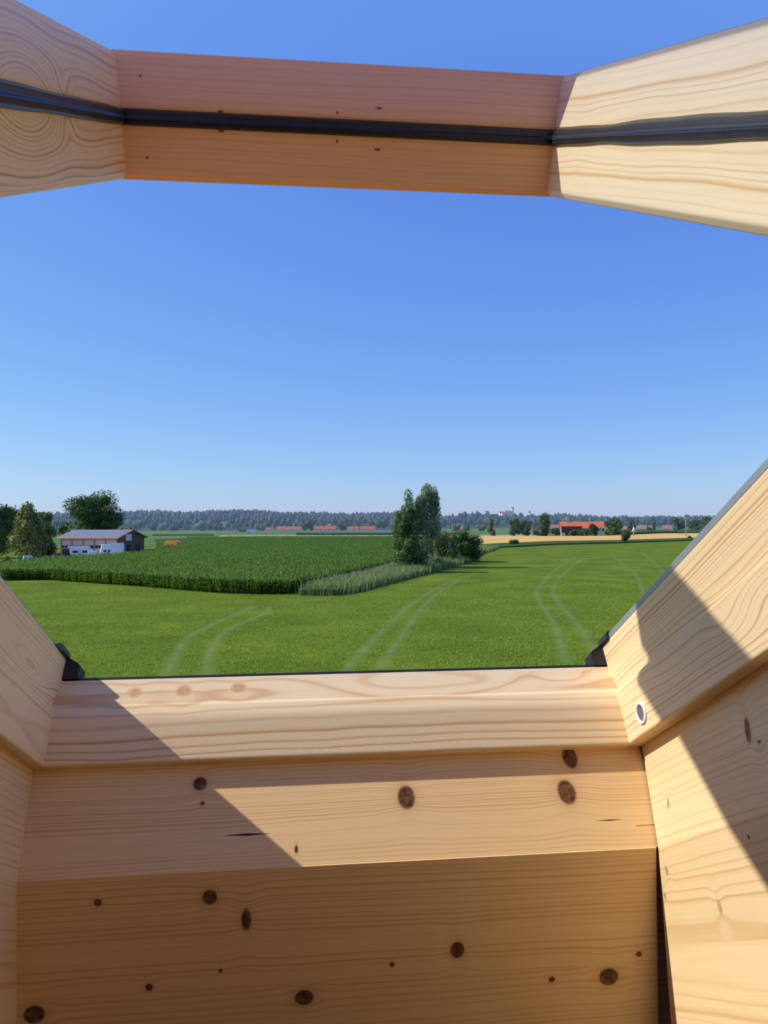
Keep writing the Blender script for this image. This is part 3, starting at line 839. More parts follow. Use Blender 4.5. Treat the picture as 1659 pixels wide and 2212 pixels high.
# a dense fringe along the near edge
E_ = []
edge_pts = [gp(*q) for q in corn_front[1:]]
for a, b in zip(edge_pts[:-1], edge_pts[1:]):
    L = (b - a).length
    k = int(L * 22)
    t = rng.uniform(0, 1, k)[:, None]
    E_.append(np.array([[a.x, a.y]]) * (1 - t) + np.array([[b.x, b.y]]) * t + np.stack([rng.normal(0, .05, k), np.abs(rng.normal(0, 1.0, k))], 1))
C = np.concatenate([C] + E_)
P3 = np.concatenate([C, np.zeros((len(C), 1))], 1)
V, Fc = scatter(tmpl, P3, rng.normal(CH * 1.0, .13, len(C)), rng.uniform(0, 6.28, len(C)))
o = np_mesh('corn_plants', V, Fc, MAT['corn'], CORN, (0, 0, 0)); o['kind'] = 'stuff'

# ---- tall grass bank between corn and meadow, leading to the trees
def blade_tuft(r, n=9, spread=.35):
    V, Fc = [], []
    for k in range(n):
        az = r.uniform(0, 6.28); d = np.array([math.cos(az), math.sin(az), 0]); s = np.array([-d[1], d[0], 0])
        b0 = np.array([r.normal(0, spread), r.normal(0, spread), 0]); h = r.uniform(.6, 1.1); w = .022
        ln = r.uniform(.1, .45)
        pts = [b0, b0 + d * ln * .3 + np.array([0, 0, h * .7]), b0 + d * ln + np.array([0, 0, h])]
        b = len(V)
        for p, ww in zip(pts, (w, w * .8, .003)): V += [p - s * ww, p + s * ww]
        Fc += [[b, b + 1, b + 3, b + 2], [b + 2, b + 3, b + 5, b + 4]]
    return np.array(V), np.array(Fc)
gtm = [blade_tuft(rng) for _ in range(6)]
bank_px = [(650, 1287), (720, 1287), (770, 1279), (830, 1263), (880, 1250), (920, 1240), (960, 1228), (1000, 1218), (1020, 1212), (1030, 1200), (1075, 1186),
           (1040, 1184), (985, 1180), (950, 1190), (905, 1206), (850, 1229), (820, 1240), (760, 1256), (700, 1270)]
bk = np.array([[gp(*q).x, gp(*q).y] for q in bank_px])
Cb = rng.uniform(bk.min(0), bk.max(0), (90000, 2)); Cb = Cb[inside(Cb, bk)]
fw = Cb @ np.array([Fv.x, Fv.y])
Cb = Cb[rng.uniform(size=len(Cb)) < np.clip((110 / fw) ** 1.2, 0, 1)][:17000]
Vb, Fb = scatter(gtm, np.concatenate([Cb, np.zeros((len(Cb), 1))], 1), rng.normal(1.5, .22, len(Cb)), rng.uniform(0, 6.28, len(Cb)))
BANK = np_mesh('tall_grass', Vb, Fb, MAT['tallgrass'], None, (0, 0, 0))
tag(BANK, 'strip of tall unmown grass edging the corn field', 'grass', kind='stuff')
bm_ = poly_patch('grass_core', [tuple(p) for p in bk], 0, grass_mat('grass_core', (.09, .14, .04), (.13, .19, .06), (.18, .24, .08), fine=9), None, hgt=.8)
setm(bm_, Matrix.Identity(4), BANK); bm_['kind'] = 'stuff'

# ---- other fields beyond
def strip(name, px, mat, label, hgt=0.0, z=.02, cat='field'):
    return poly_patch(name, [gp(*q) for q in px], z, mat, label, cat, hgt=hgt)
strip('verge', [(1035, 1192), (1075, 1184), (1200, 1177), (1330, 1174), (1490, 1168), (1700, 1163), (1700, 1160.5), (1490, 1165), (1330, 1170.5), (1200, 1173), (1075, 1179), (1020, 1186)], MAT['greencrop'], 'dark green grass verge between meadow and wheat', hgt=.5)
strip('wheat_field', [(1020, 1180), (1075, 1177), (1200, 1171.5), (1330, 1169.5), (1490, 1164.5), (1700, 1160), (1700, 1151.5), (1490, 1153.5), (1430, 1154), (1310, 1159.6), (1160, 1160.2), (1030, 1163)], MAT['wheat'], 'ripe golden wheat field in front of the farmhouse', hgt=.7)
strip('stubble_field', [(1030, 1163), (1160, 1160.2), (1160, 1155), (1040, 1156)], MAT['stubble'], 'pale strip of stubble beside the pointed tree')
strip('crop_field', [(1350, 1155.5), (1425, 1152.5), (1462, 1152), (1420, 1148), (1380, 1147), (1330, 1149), (1325, 1155)], MAT['greencrop'], 'dark green crop field behind the white signpost', hgt=1.6)
strip('crop_field', [(1462, 1154), (1700, 1151), (1700, 1147), (1462, 1147.5)], MAT['greencrop'], 'dark green crop field around the power pole', hgt=1.8)
strip('stubble_field', [(462, 1160), (860, 1159.5), (1000, 1159), (1000, 1156.8), (860, 1156.5), (640, 1156.2), (480, 1156.8)], MAT['stubble'], 'thin pale stubble strip behind the corn field')
strip('crop_field', [(338, 1181), (403.5, 1181), (403.5, 1164.5), (335, 1166)], MAT['cornmass'], 'dark green crop directly behind the orange tank trailer', hgt=.55)
strip('crop_field', [(330, 1157), (460, 1156.6), (460, 1154.6), (330, 1154.8)], MAT['greencrop'], 'low green crop strip behind the orange trailer', hgt=.7)
strip('crop_field', [(640, 1156), (1000, 1155.8), (1000, 1153.6), (640, 1153.8)], MAT['greencrop'], 'low green crop strip before the long red roofs', hgt=1.5)
yard = poly_patch('yard', [gp(95, 1222), gp(130, 1216.8), gp(200, 1211.8), gp(268, 1206.3), gp(332, 1200.8), gp(324, 1196), gp(253, 1198.5), gp(115, 1196), gp(70, 1212)], .03, MAT['lane'], 'gravel yard in front of the garage barn', 'yard')

# ---- trees
ICO = {}
def ico(sub):
    if sub not in ICO:
        bm = bmesh.new(); bmesh.ops.create_icosphere(bm, subdivisions=sub, radius=1)
        ICO[sub] = (np.array([v.co[:] for v in bm.verts]), np.array([[v.index for v in f.verts] for f in bm.faces])); bm.free()
    return ICO[sub]
def crown_blobs(kind, h, w, r):
    """sub-crowns as (centre, radii); the tree stands at the origin"""
    B = []
    if kind == 'oak':
        for k in range(34):
            az = r.uniform(0, 6.28); rr = math.sqrt(r.uniform(0, 1)) * .40 * w; zt = r.uniform(.22, .88)
            env = math.sqrt(max(.05, 1 - ((zt - .52) / .50) ** 2))
            s = r.uniform(.10, .17) * w
            B.append(((rr * env * math.cos(az), rr * env * math.sin(az), zt * h), (s * 1.15, s * 1.15, s * .85)))
    elif kind == 'round':
        for k in range(18):
            az = r.uniform(0, 6.28); zt = r.uniform(.24, .84); rr = math.sqrt(r.uniform(0, 1)) * .34 * w
            env = math.sqrt(max(.05, 1 - ((zt - .52) / .52) ** 2))
            s = r.uniform(.15, .22) * w
            B.append(((rr * env * math.cos(az), rr * env * math.sin(az), zt * h), (s, s, s * .9 * min(1.4, h / w))))
    elif kind == 'low':
        for k in range(26):
            az = r.uniform(0, 6.28); zt = r.uniform(.12, .86); rr = math.sqrt(r.uniform(0, 1)) * .34 * w
            env = math.sqrt(max(.05, 1 - ((zt - .42) / .62) ** 2))
            s = r.uniform(.13, .20) * w
            B.append(((rr * env * math.cos(az), rr * env * math.sin(az), zt * h), (s, s, s * .9 * min(1.4, h / w))))
    elif kind == 'cone':
        n = 22
        for k in range(n):
            zt = .10 + .84 * (k / (n - 1)); az = r.uniform(0, 6.28)
            env = (1.02 - zt) ** .75; rr = .30 * w * env
            s = w * (.10 + .17 * env)
            B.append(((rr * math.cos(az), rr * math.sin(az), zt * h), (s, s, s * 1.1)))
    elif kind == 'column':
        n = 22
        for k in range(n):
            zt = .10 + .80 * (k / (n - 1)); az = r.uniform(0, 6.28)
            env = math.sqrt(max(.06, 1 - ((zt - .45) / .58) ** 2)); rr = .22 * w * env
            s = w * .27 * (.55 + .45 * env)
            B.append(((rr * math.cos(az), rr * math.sin(az), zt * h), (s, s, s * 1.25)))
    elif kind == 'birch':
        for k in range(34):
            zt = .16 + .78 * r.uniform() ** .8; az = r.uniform(0, 6.28)
            env = math.sqrt(max(.05, 1 - ((zt - .42) / .60) ** 2)); rr = .36 * w * env * math.sqrt(r.uniform())
            s = w * r.uniform(.11, .17)
            B.append(((rr * math.cos(az), rr * math.sin(az), zt * h), (s * .85, s * .85, s * 1.7)))
    elif kind == 'bush':
        for k in range(11):
            az = r.uniform(0, 6.28); rr = math.sqrt(r.uniform()) * .34 * w; s = r.uniform(.16, .24) * w
            B.append(((rr * math.cos(az), rr * math.sin(az), r.uniform(.27, .66) * h), (s, s, .30 * h)))
    return B
def tree(name, label, base, h, w, kind, leaf, seed, leaves=2500, lsize=.3, group=None, cat='tree', core=.72, trunk='bark', leaves_only=False):
    r = np.random.default_rng(seed)
    root = empty(name, base); WM[root.name] = root.matrix_basis.copy()
    tag(root, label, cat, group)
    B = crown_blobs(kind, h, w, r)
    vol = np.array([b[1][0] * b[1][2] for b in B]); pr = vol / vol.sum()
    idx = r.choice(len(B), leaves, p=pr)
    cen = np.array([b[0] for b in B])[idx]; rad = np.array([b[1] for b in B])[idx]
    d = r.normal(size=(leaves, 3)); d /= np.linalg.norm(d, axis=1)[:, None]
    rr = r.uniform(.72, 1.12, leaves)[:, None]
    c = cen + d * rad * rr
    if kind == 'bush': c[:, 2] -= max(0.0, c[:, 2].min() + .2)
    nrm = d + r.normal(0, .55, (leaves, 3)); nrm /= np.linalg.norm(nrm, axis=1)[:, None]
    a = np.cross(nrm, r.normal(size=(leaves, 3))); a /= np.linalg.norm(a, axis=1)[:, None]
    b = np.cross(nrm, a)
    s = lsize * r.uniform(.55, 1.25, leaves)[:, None]
    q = np.stack([c - a * s * .5, c - b * s * .38, c + a * s * .5, c + b * s * .38], 1)
    V = [q.reshape(-1, 3)]
    # blobs inside keep the crown from being see-through everywhere
    iv, iff = ico(1)
    Vi, Fi, base_i = [], [], 0
    for (bc, br) in B:
        if r.uniform() > core + .15: continue
        Vi.append(iv * np.array(br) * core * r.uniform(.85, 1.05, (len(iv), 1)) + np.array(bc)); Fi.append(iff + base_i); base_i += len(iv)
    np_mesh('foliage', V[0], np.arange(leaves * 4).reshape(-1, 4), LF[leaf], root, base)['kind'] = 'stuff'
    if Vi and core > 0:
        np_mesh('inner_crown', np.concatenate(Vi), np.concatenate(Fi), LF[leaf], root, base, n=3)['kind'] = 'stuff'
    bs = Vector(base)
    tr = max(.10, .018 * h) * (1.4 if kind == 'oak' else 1)
    if kind != 'bush':
        tube('trunk', [bs + Vector((0, 0, -.1)), bs + Vector((.02 * h * (r.uniform() - .5), 0, h * .3)), bs + Vector((0, 0, h * .8))], [tr, tr * .75, tr * .2], MAT[trunk], root, seg=7)
        for k in range(4):
            bc = Vector(B[(k * 5 + 3) % len(B)][0])
            z0 = max(.12 * h, bc.z * .55)
            tube('branch', [bs + Vector((0, 0, z0)), bs + Vector((bc.x * .55, bc.y * .55, bc.z * .85)), bs + bc], [tr * .45, tr * .28, tr * .1], MAT[trunk], root, seg=5)
    return root
def tree_px(name, label, px, py_base, py_top, wpx, kind, leaf, seed, **kw):
    """tree whose foot stands on the ground seen at (px, py_base)"""
    b = gp(px, py_base); dist = b.x * Fv.x + b.y * Fv.y
    h = (py_base - py_top) / FPX * dist; w = wpx / FPX * dist
    return tree(name, label, tuple(b), h, w, kind, leaf, seed, **kw)

# trees by the barn
tree_px('oak_tree', 'large dark spreading oak behind the solar panel barn', 191, 1189, 1062, 152, 'oak', 'dark', 11, leaves=16000, lsize=.6, core=.6)
tree_px('broadleaf_tree', 'dark bushy tree behind the red mowing machine', -2, 1206, 1089, 100, 'low', 'mid', 12, leaves=6500, lsize=.55)
tree_px('golden_cypress', 'golden green conical tree beside the grey box trailer', 60, 1209, 1091, 96, 'cone', 'gold', 13, leaves=9000, lsize=.55, core=.8)
tree_px('broadleaf_tree', 'low dark tree between the golden conifer and the oak', 92, 1204, 1120, 60, 'low', 'dark', 14, leaves=4200, lsize=.55)
tree_px('broadleaf_tree', 'tall dark tree in shade behind the golden conifer', 34, 1199, 1100, 74, 'low', 'dark', 19, leaves=4000, lsize=.55)
tree_px('broadleaf_tree', 'olive green tree between the golden conifer and the barn roof', 99, 1195.5, 1102, 46, 'low', 'olive', 15, leaves=3600, lsize=.5)
tree_px('shrub', 'dark shrub showing beyond the barn gable end', 272, 1182, 1130, 44, 'bush', 'mid', 16, leaves=1500, lsize=.45, cat='shrub')

# the clump at the end of the grass bank
tree_px('birch_tree', 'tallest pale birch in the clump beside the corn', 923, 1226, 1053, 78, 'birch', 'grey', 21, leaves=11000, lsize=.34, core=.55, trunk='birchbark')
tree_px('birch_tree', 'pale birch with forked top in the clump beside the corn', 897, 1227, 1058, 70, 'birch', 'grey', 22, leaves=8500, lsize=.34, core=.50, trunk='birchbark')
tree_px('alder_tree', 'dark green conical alder before the birches', 886, 1236, 1095, 92, 'cone', 'dark', 23, leaves=9000, lsize=.34, core=.75)
tree_px('willow_tree', 'slim grey green willow on the corn side of the alder', 865, 1231, 1090, 42, 'birch', 'grey', 24, leaves=4200, lsize=.30, core=.45)
tree_px('apple_tree', 'dark round apple tree at the end of the grass bank', 1003, 1214, 1138, 88, 'low', 'dark', 25, leaves=7000, lsize=.36, core=.65)
tree_px('hazel_bush', 'olive hazel bush between the birches and the apple tree', 962, 1218, 1140, 66, 'bush', 'olive', 26, leaves=4600, lsize=.36, cat='shrub')
tree_px('elder_bush', 'small pale bush at the foot of the apple tree', 1026, 1212, 1184, 28, 'bush', 'grey', 27, leaves=900, lsize=.26, cat='shrub')
tree_px('elder_bush', 'small grey bush in the grass below the birches', 940, 1230, 1198, 34, 'bush', 'grey', 28, leaves=900, lsize=.26, cat='shrub')
# bushes at the meadow's far edge
tree_px('round_bush', 'solitary round dark bush where meadow meets wheat', 1350, 1172, 1140, 31, 'bush', 'dark', 31, leaves=1500, lsize=.5, cat='shrub')
tree_px('low_bush', 'low wide bush on the verge near the apple tree', 1109, 1177, 1162, 26, 'bush', 'mid', 32, leaves=900, lsize=.45, cat='shrub')
tree_px('low_bush', 'tiny bush at the wheat edge near the window jamb', 1490, 1165, 1155, 10, 'bush', 'mid', 33, leaves=300, lsize=.45, cat='shrub')
# trees around the farmhouse
for nm, lb, px, yb, yt, wp, kd, lf, sd in (
    ('pointed_tree', 'small pointed olive tree alone beside the stubble strip', 1061, 1157, 1120, 17, 'cone', 'olive', 41),
    ('broadleaf_tree', 'taller dark tree of the pair before the hill church', 1112, 1157, 1117, 30, 'round', 'mid', 42),
    ('broadleaf_tree', 'shorter round dark tree of the pair before the hill church', 1137, 1157, 1123, 27, 'round', 'dark', 43),
    ('poplar_tree', 'column shaped poplar beside the red roofed farmhouse', 1175, 1158, 1109, 27, 'column', 'mid', 44),
    ('garden_shrub', 'dark shrub between the poplar and the farmhouse', 1201, 1156, 1139, 22, 'bush', 'dark', 45),
    ('garden_shrub', 'low shrub before the open farmhouse bay', 1240, 1158, 1142, 17, 'bush', 'mid', 46),
    ('garden_shrub', 'wide shrub before the middle of the farmhouse', 1263, 1158.5, 1140, 26, 'bush', 'mid', 47),
    ('broadleaf_tree', 'small round dark tree before the farmhouse roof', 1282, 1158.9, 1132, 23, 'round', 'dark', 48),
    ('broadleaf_tree', 'big round tree standing at the farmhouse gable', 1326, 1158.5, 1117, 41, 'round', 'mid', 49),
    ('broadleaf_tree', 'distant dark tree above the village roofs', 1365, 1149, 1120, 20, 'round', 'mid', 50),
    ('cypress_tree', 'thin dark upright tree between the village roofs', 1413, 1149, 1126, 7, 'column', 'dark', 51),
    ('garden_shrub', 'low hedge shrub beside the thin upright tree', 1405, 1150, 1136, 16, 'bush', 'mid', 52),
    ('broadleaf_tree', 'wide dark tree beside the power pole', 1465, 1150, 1117, 33, 'round', 'mid', 53),
    ('broadleaf_tree', 'rounded tree behind the power pole', 1500, 1149, 1121, 32, 'round', 'mid', 54),
    ('broadleaf_tree', 'dark tree cut off by the window jamb', 1535, 1150, 1115, 44, 'round', 'dark', 55)):
    tree_px(nm, lb, px, yb, yt, wp * 1.08, 'low' if kd == 'round' else kd, lf, sd, leaves=max(450, int(wp * 60)), lsize=1.1, cat='shrub' if 'shrub' in nm else 'tree')
# row of valley trees below the wooded hill
r_ = random.Random(5)
vt = [(275, 1118, 20), (296, 1121, 16), (330, 1128, 22), (352, 1126, 20), (378, 1130, 24), (405, 1128, 22), (433, 1122, 28), (452, 1129, 20), (470, 1126, 24), (490, 1122, 26), (512, 1128, 24), (530, 1127, 18),
      (560, 1129, 22), (575, 1127, 18), (622, 1127, 20), (640, 1124, 20), (663, 1119, 30), (690, 1126, 26), (716, 1126, 22), (742, 1127, 26), (770, 1128, 24), (795, 1126, 22), (822, 1126, 22), (845, 1124, 24), (985, 1128, 22), (1008, 1131, 18), (1040, 1131, 22)]
VL = {3: 'rounded tree at the foot of the hill behind the orange trailer', 6: 'largest pale rounded tree between clearing and grey cottage', 7: 'small tree just before the grey cottage gable', 9: 'tree behind the small grey cottage',
      10: 'tree between the grey cottage and the dark brown barn', 11: 'tree behind the low dark brown barn', 12: 'tree behind the tiny white lorry', 13: 'tree behind the pink roofed cottage', 14: 'tree behind the middle of the long dull red barn',
      15: 'tree behind the end of the dull red barn next to the dark rounded tree', 16: 'dark rounded tree between the two long red roofs', 17: 'tree behind the red roofed house end next to the dark rounded tree', 18: 'tree behind the far end of the long red roofed house',
      19: 'tree before the grey roofed barn gable of the farthest roof group', 20: 'tree behind the grey roofed barn of the farthest roof group', 21: 'tree behind the red roofed barn near the birch clump', 22: 'tree behind the low farm shed beyond the stubble',
      23: 'tree right behind the willow of the birch clump', 24: 'tree at the end of the orange roofed barn behind the apple tree', 25: 'tree behind the middle of the orange roofed barn', 26: 'tree next to the small pointed olive tree'}
for i, (px, yt, wp) in enumerate(vt):
    lf = ('grey', 'mid', 'olive')[i % 3] if i != 16 else 'dark'
    lab = VL.get(i) or {'grey': 'pale grey green tree', 'mid': 'fresh green rounded tree', 'olive': 'olive green tree'}[lf] + (' in the row below the wooded hill' if px > 300 else ' at the foot of the hillside clearing')
    tree_px('valley_tree', lab, px, (1146.0 if i % 2 else 1146.9) + r_.uniform(-.1, .1), yt, wp * 1.12, 'bush', lf, 100 + i, leaves=420, lsize=2.6, group='trees below the wooded hill')

# ---- wooded hills on the skyline
RIDGE = [(-500, 1104), (0, 1107), (100, 1105), (200, 1104), (262, 1104), (300, 1101), (340, 1100), (400, 1105), (430, 1103), (470, 1101), (550, 1101), (600, 1105), (700, 1107), (760, 1110), (820, 1108), (860, 1108),
         (950, 1115), (1010, 1116), (1060, 1114), (1100, 1117), (1160, 1116), (1200, 1114), (1225, 1113), (1260, 1117), (1330, 1119), (1500, 1119), (1700, 1120), (2200, 1118)]
rx = np.array([a for a, b in RIDGE]); ry = np.array([b for a, b in RIDGE])
D0, D1 = 1250.0, 2050.0
def hill_h(px, t):
    """ground height of the hill at fraction t of its slope"""
    top = H + (1132 - np.interp(px, rx, ry)) / FPX * D1 - 15.0
    knoll = 13.0 * np.clip((px - 975) / 25, 0, 1) * np.clip((1135 - px) / 25, 0, 1)      # the church stands on a rise
    return (np.maximum(top, 1.0) + knoll) * (3 * t ** 2 - 2 * t ** 3)
cols = np.arange(-700, 2401, 25); rows = np.linspace(0, 1.0, 9)
Vh = []
for t in rows:
    for px in cols:
        p = at(px, D0 + (D1 - D0) * t); Vh.append((p.x, p.y, float(hill_h(px, t)) - .5 * (t == 0)))
for px in cols:
    p = at(px, D1 + 500); Vh.append((p.x, p.y, float(hill_h(px, 1.0)) * .5))
nc = len(cols)
Fh = [[i * nc + j, i * nc + j + 1, (i + 1) * nc + j + 1, (i + 1) * nc + j] for i in range(len(rows)) for j in range(nc - 1)]
MAT['hill'] = grass_mat('hill_ground', (.03, .06, .02), (.05, .09, .03), (.10, .17, .05), s1=.01, fine=1)
hill = np_mesh('hill', Vh, Fh, MAT['hill'], None)
tag(hill, 'long low hill along the horizon', 'hill', kind='structure')
iv, iff = ico(1)
nT = 5200
pxs = rng.uniform(-560, 2250, nT); ts = np.sqrt(rng.uniform(.03, 1.0, nT))
keep = ~((pxs > 262) & (pxs < 305) & (ts < .55))       # a green clearing with a farm
keep &= ~((pxs > 1000) & (rng.uniform(size=nT) < .25))
HH = [(258, 273, .55), (1090, 1108, .97), (1078, 1090, .93), (1083, 1096, .85), (1048, 1057, .97), (1000, 1008, .98)]      # house plots on the hill
for x0, x1, t in HH:
    w_ = D0 + (D1 - D0) * t
    keep &= ~((np.abs(pxs - (x0 + x1) / 2) / FPX * w_ < (x1 - x0) / FPX * w_ * .9 + 8.5) & (np.abs(ts - t) * (D1 - D0) < (x1 - x0) / FPX * w_ * .8 + 8.5))
pxs, ts = pxs[keep], ts[keep]
Vt, Ft, bi = [], [], 0
for px, t in zip(pxs, ts):
    p = at(px, D0 + (D1 - D0) * t); z = float(hill_h(px, t))
    hh = rng.uniform(11, 20); ww = rng.uniform(4.2, 7.5)
    if 1035 < px < 1122 and t > .5: hh *= .4
    elif 980 < px < 1130 and t > .7: hh *= .5
    jit = rng.uniform(.72, 1.22, (len(iv), 1))
    v = iv * jit * np.array([ww, ww, hh * .55])
    if rng.uniform() < .25: v[:, :2] *= (1.15 - .9 * (v[:, 2:3] / (hh * .55) * .5 + .5)) * .8
    Vt.append(v + np.array([p.x, p.y, z + hh * .45])); Ft.append(iff + bi); bi += len(iv)
MAT['forest'] = leaf_mat('forest_leaves', (.016, .036, .012), (.052, .092, .034), trans=.1)
forest = np_mesh('forest', np.concatenate(Vt), np.concatenate(Ft), MAT['forest'], None, n=3)
tag(forest, 'dense mixed forest covering the hill on the skyline', 'forest', kind='stuff')

# ---- buildings
MAT['redroof'] = simple('red_tile_roof', (.60, .145, .06), .8, .2, var=.15, scale=.4)
MAT['dullroof'] = simple('dull_red_roof', (.44, .19, .13), .8, .2, var=.15, scale=.4)
MAT['darkroof'] = simple('dark_roof', (.10, .085, .08), .8, .2, var=.2, scale=.4)
MAT['white'] = simple('white_render', (.78, .75, .70), .85, .2, var=.06, scale=.5)
MAT['timber_dark'] = simple('dark_timber', (.075, .045, .03), .85, .2, var=.3, scale=1.5)
MAT['timber'] = simple('warm_timber', (.50, .30, .15), .75, .2, var=.2, scale=1.5)
MAT['brickwall'] = simple('brown_gable_boards', (.17, .115, .09), .85, .15, var=.2, scale=1.5)
MAT['shutter'] = simple('white_shutter', (.66, .65, .66), .6, .3, var=.05, scale=2)
MAT['pane'] = simple('dark_pane', (.03, .035, .045), .2, .5, var=.2, scale=2)
MAT['trim'] = simple('brown_roof_edge', (.46, .22, .14), .7, .2, var=.1, scale=1)
tsol = NT('solar_panel')
tcs = tsol.n('ShaderNodeTexCoord').outputs['Object']
bw = tsol.n('ShaderNodeTexBrick'); bw.inputs['Scale'].default_value = 1.0; bw.offset = 0
bw.inputs['Brick Width'].default_value = .16; bw.inputs['Row Height'].default_value = .16; bw.inputs['Mortar Size'].default_value = .006
bw.inputs['Color1'].default_value = (.19, .20, .23, 1); bw.inputs['Color2'].default_value = (.22, .23, .26, 1); bw.inputs['Mortar'].default_value = (.42, .42, .44, 1)  # cell greys lightened to carry the sky's reflection
tsol.l(tcs, bw.inputs['Vector'])
tsol.pbr(bw.outputs[0], .3, .6)
MAT['solar'] = tsol.mat

def house(name, label, M, L, Wd, hw, hr, wall, roof, over=.5, cat='building', windows=0, dark_bay=None, roofmat_edge=None, sink=0.0):
    """gabled house: M puts the middle of its foot; ridge along local x"""
    root = empty(name, M.translation); root.matrix_basis = M.copy(); WM[root.name] = M.copy()
    tag(root, label, cat)
    l, w = L / 2, Wd / 2
    vs = [(-l, -w, -sink), (l, -w, -sink), (l, w, -sink), (-l, w, -sink), (-l, -w, hw), (l, -w, hw), (l, w, hw), (-l, w, hw), (-l, 0, hw + hr), (l, 0, hw + hr)]
    fs = [[0, 1, 5, 4], [2, 3, 7, 6], [1, 2, 6, 9, 5], [3, 0, 4, 8, 7], [0, 3, 2, 1]]
    build('walls', [M @ Vector(v) for v in vs], fs, MAT[wall], root, M=M)
    sl_ = hr / w
    for s in (-1, 1):
        y1 = s * (w + over); z1 = hw - over * sl_
        a = [(-l - over, 0, hw + hr + .02), (l + over, 0, hw + hr + .02), (l + over, y1, z1 + .02), (-l - over, y1, z1 + .02)]
        b = [(x, y, z + .22) for x, y, z in a]
        build('roof_slope', [M @ Vector(v) for v in a + b], [[3, 2, 1, 0], [4, 5, 6, 7], [0, 1, 5, 4], [1, 2, 6, 5], [2, 3, 7, 6], [3, 0, 4, 7]], MAT[roof], root, M=M)
    for k in range(windows):
        x = -l + L * (k + .5) / windows
        box('window', (x - .5, -w - .06, hw * .35), (x + .5, -w + .02, hw * .35 + 1.2), MAT['pane'], root, M=M)
    return root
def face_cam(px, yb, rot=0.0):
    b = gp(px, yb)
    d = math.atan2(b.y, b.x) - math.pi / 2
    return Matrix.Translation(b) @ Matrix.Rotation(d + rot, 4, 'Z'), b.x * Fv.x + b.y * Fv.y
def house_px(name, label, x0, x1, yb, ye, yr, wall, roof, depth=.5, rot=0.0, **kw):
    M, dist = face_cam((x0 + x1) / 2, yb, rot)
    s = dist / FPX
    L = (x1 - x0) * s; return house(name, label, M, L, max(4.0, L * depth), (yb - ye) * s, max(.8, (ye - yr) * s), wall, roof, **kw)
# farmhouse with the bright red roof
fh = house_px('farmhouse', 'long farmhouse with bright red tiled roof behind the wheat', 1213, 1300, 1157, 1139.5, 1127.5, 'white', 'redroof', depth=.42, over=1.0, rot=.05)
Mf = WM[fh.name]
box('open_bay', (-14, -7.9, 2.2), (0, -7.2, 6.6), MAT['timber_dark'], fh, M=Mf)
for k in range(3): box('door', (-11.5 + k * 4, -7.95, .1), (-9.7 + k * 4, -7.2, 2.2), MAT['timber_dark'], fh, M=Mf)
for k in range(4): box('window', (4 + k * 3.2, -7.4, 3.2), (5.2 + k * 3.2, -7.1, 4.8), MAT['pane'], fh, M=Mf)
box('chimney', (-11, -.5, 11), (-10.2, .4, 13.4), MAT['white'], fh, M=Mf)
house_px('shed', 'dark timber shed beside the poplar', 1152, 1168, 1156, 1146, 1138, 'timber_dark', 'darkroof', depth=.7)
# long roofs beyond the corn
house_px('barn', 'long barn with dull red roof left of the dark rounded tree', 598, 651, 1148.2, 1144.5, 1137.3, 'white', 'dullroof', depth=.3)
house_px('barn', 'long house with red roof right of the dark rounded tree', 679, 726, 1148.2, 1142.8, 1136.2, 'white', 'redroof', depth=.3, windows=5)
house_px('barn', 'dull grey roofed barn of the farthest roof group', 750, 775, 1148, 1142.8, 1137.3, 'white', 'dullroof', depth=.4)
house_px('barn', 'red roofed barn beside the pale birch clump', 778, 809, 1148, 1142.6, 1136.8, 'white', 'redroof', depth=.35)
house_px('barn', 'low dark brown barn beside the white lorry', 517, 552, 1148.6, 1145, 1138.5, 'timber_dark', 'darkroof', depth=.4)
house_px('cottage', 'small grey cottage before the wooded hill', 490, 511, 1148.4, 1144, 1140.5, 'white', 'darkroof', depth=.5)
house_px('cottage', 'small cottage with pink roof near the white lorry', 574, 588, 1148.2, 1143.5, 1139.6, 'white', 'dullroof', depth=.6)
house_px('barn', 'orange roofed barn glimpsed behind the apple tree', 986, 1016, 1145.5, 1142.3, 1137.2, 'white', 'redroof', depth=.35)
house_px('barn', 'low farm shed beyond the stubble strip', 812, 845, 1148.6, 1143.5, 1141, 'white', 'darkroof', depth=.3)
for i, (x0, x1, ye, yr, rf) in enumerate(((1349, 1370, 1143, 1137, 'dullroof'), (1375, 1395, 1142, 1135.5, 'dullroof'), (1400, 1411, 1142, 1136, 'dullroof'), (1432, 1449, 1141.5, 1135, 'dullroof'), (1184, 1206, 1142, 1134, 'dullroof'))):
    house_px('village_house', ('village house with dull roof behind the white signpost', 'long village house with dull roof near the hedge shrub', 'village house touching the thin upright tree', 'village house beside the wide dark tree', 'village house with dull roof behind the poplar')[i],
             x0, x1, 1147.5, ye, yr, 'white', rf, depth=.5, windows=3)
house_px('farm_cottage', 'reddish farm cottage in the hillside clearing', 258, 272, 1127, 1122, 1118, 'white', 'dullroof', depth=.6) if False else None
def hill_house(name, label, px0, px1, t, hw, hr, wall, roof, cat='building', **kw):
    px = (px0 + px1) / 2
    dist = D0 + (D1 - D0) * t
    p = at(px, dist, float(hill_h(px, t)))
    M = Matrix.Translation(p) @ Matrix.Rotation(math.atan2(p.y, p.x) - math.pi / 2 + .5, 4, 'Z')
    L = (px1 - px0) / FPX * dist
    return house(name, label, M, L, L * .6, hw, hr, wall, roof, cat=cat, sink=5.0, **kw)
hill_house('hill_farm', 'reddish farm in the clearing on the hillside', 258, 273, .55, 7, 5, 'white', 'dullroof', windows=3)
ch = hill_house('church', 'white church with red roof and tower on the hill', 1090, 1108, .97, 10, 7, 'white', 'dullroof', windows=4)
Mch = WM[ch.name]
box('tower', (9.5, -3, -5), (14.0, 3, 23), MAT['white'], ch, M=Mch)
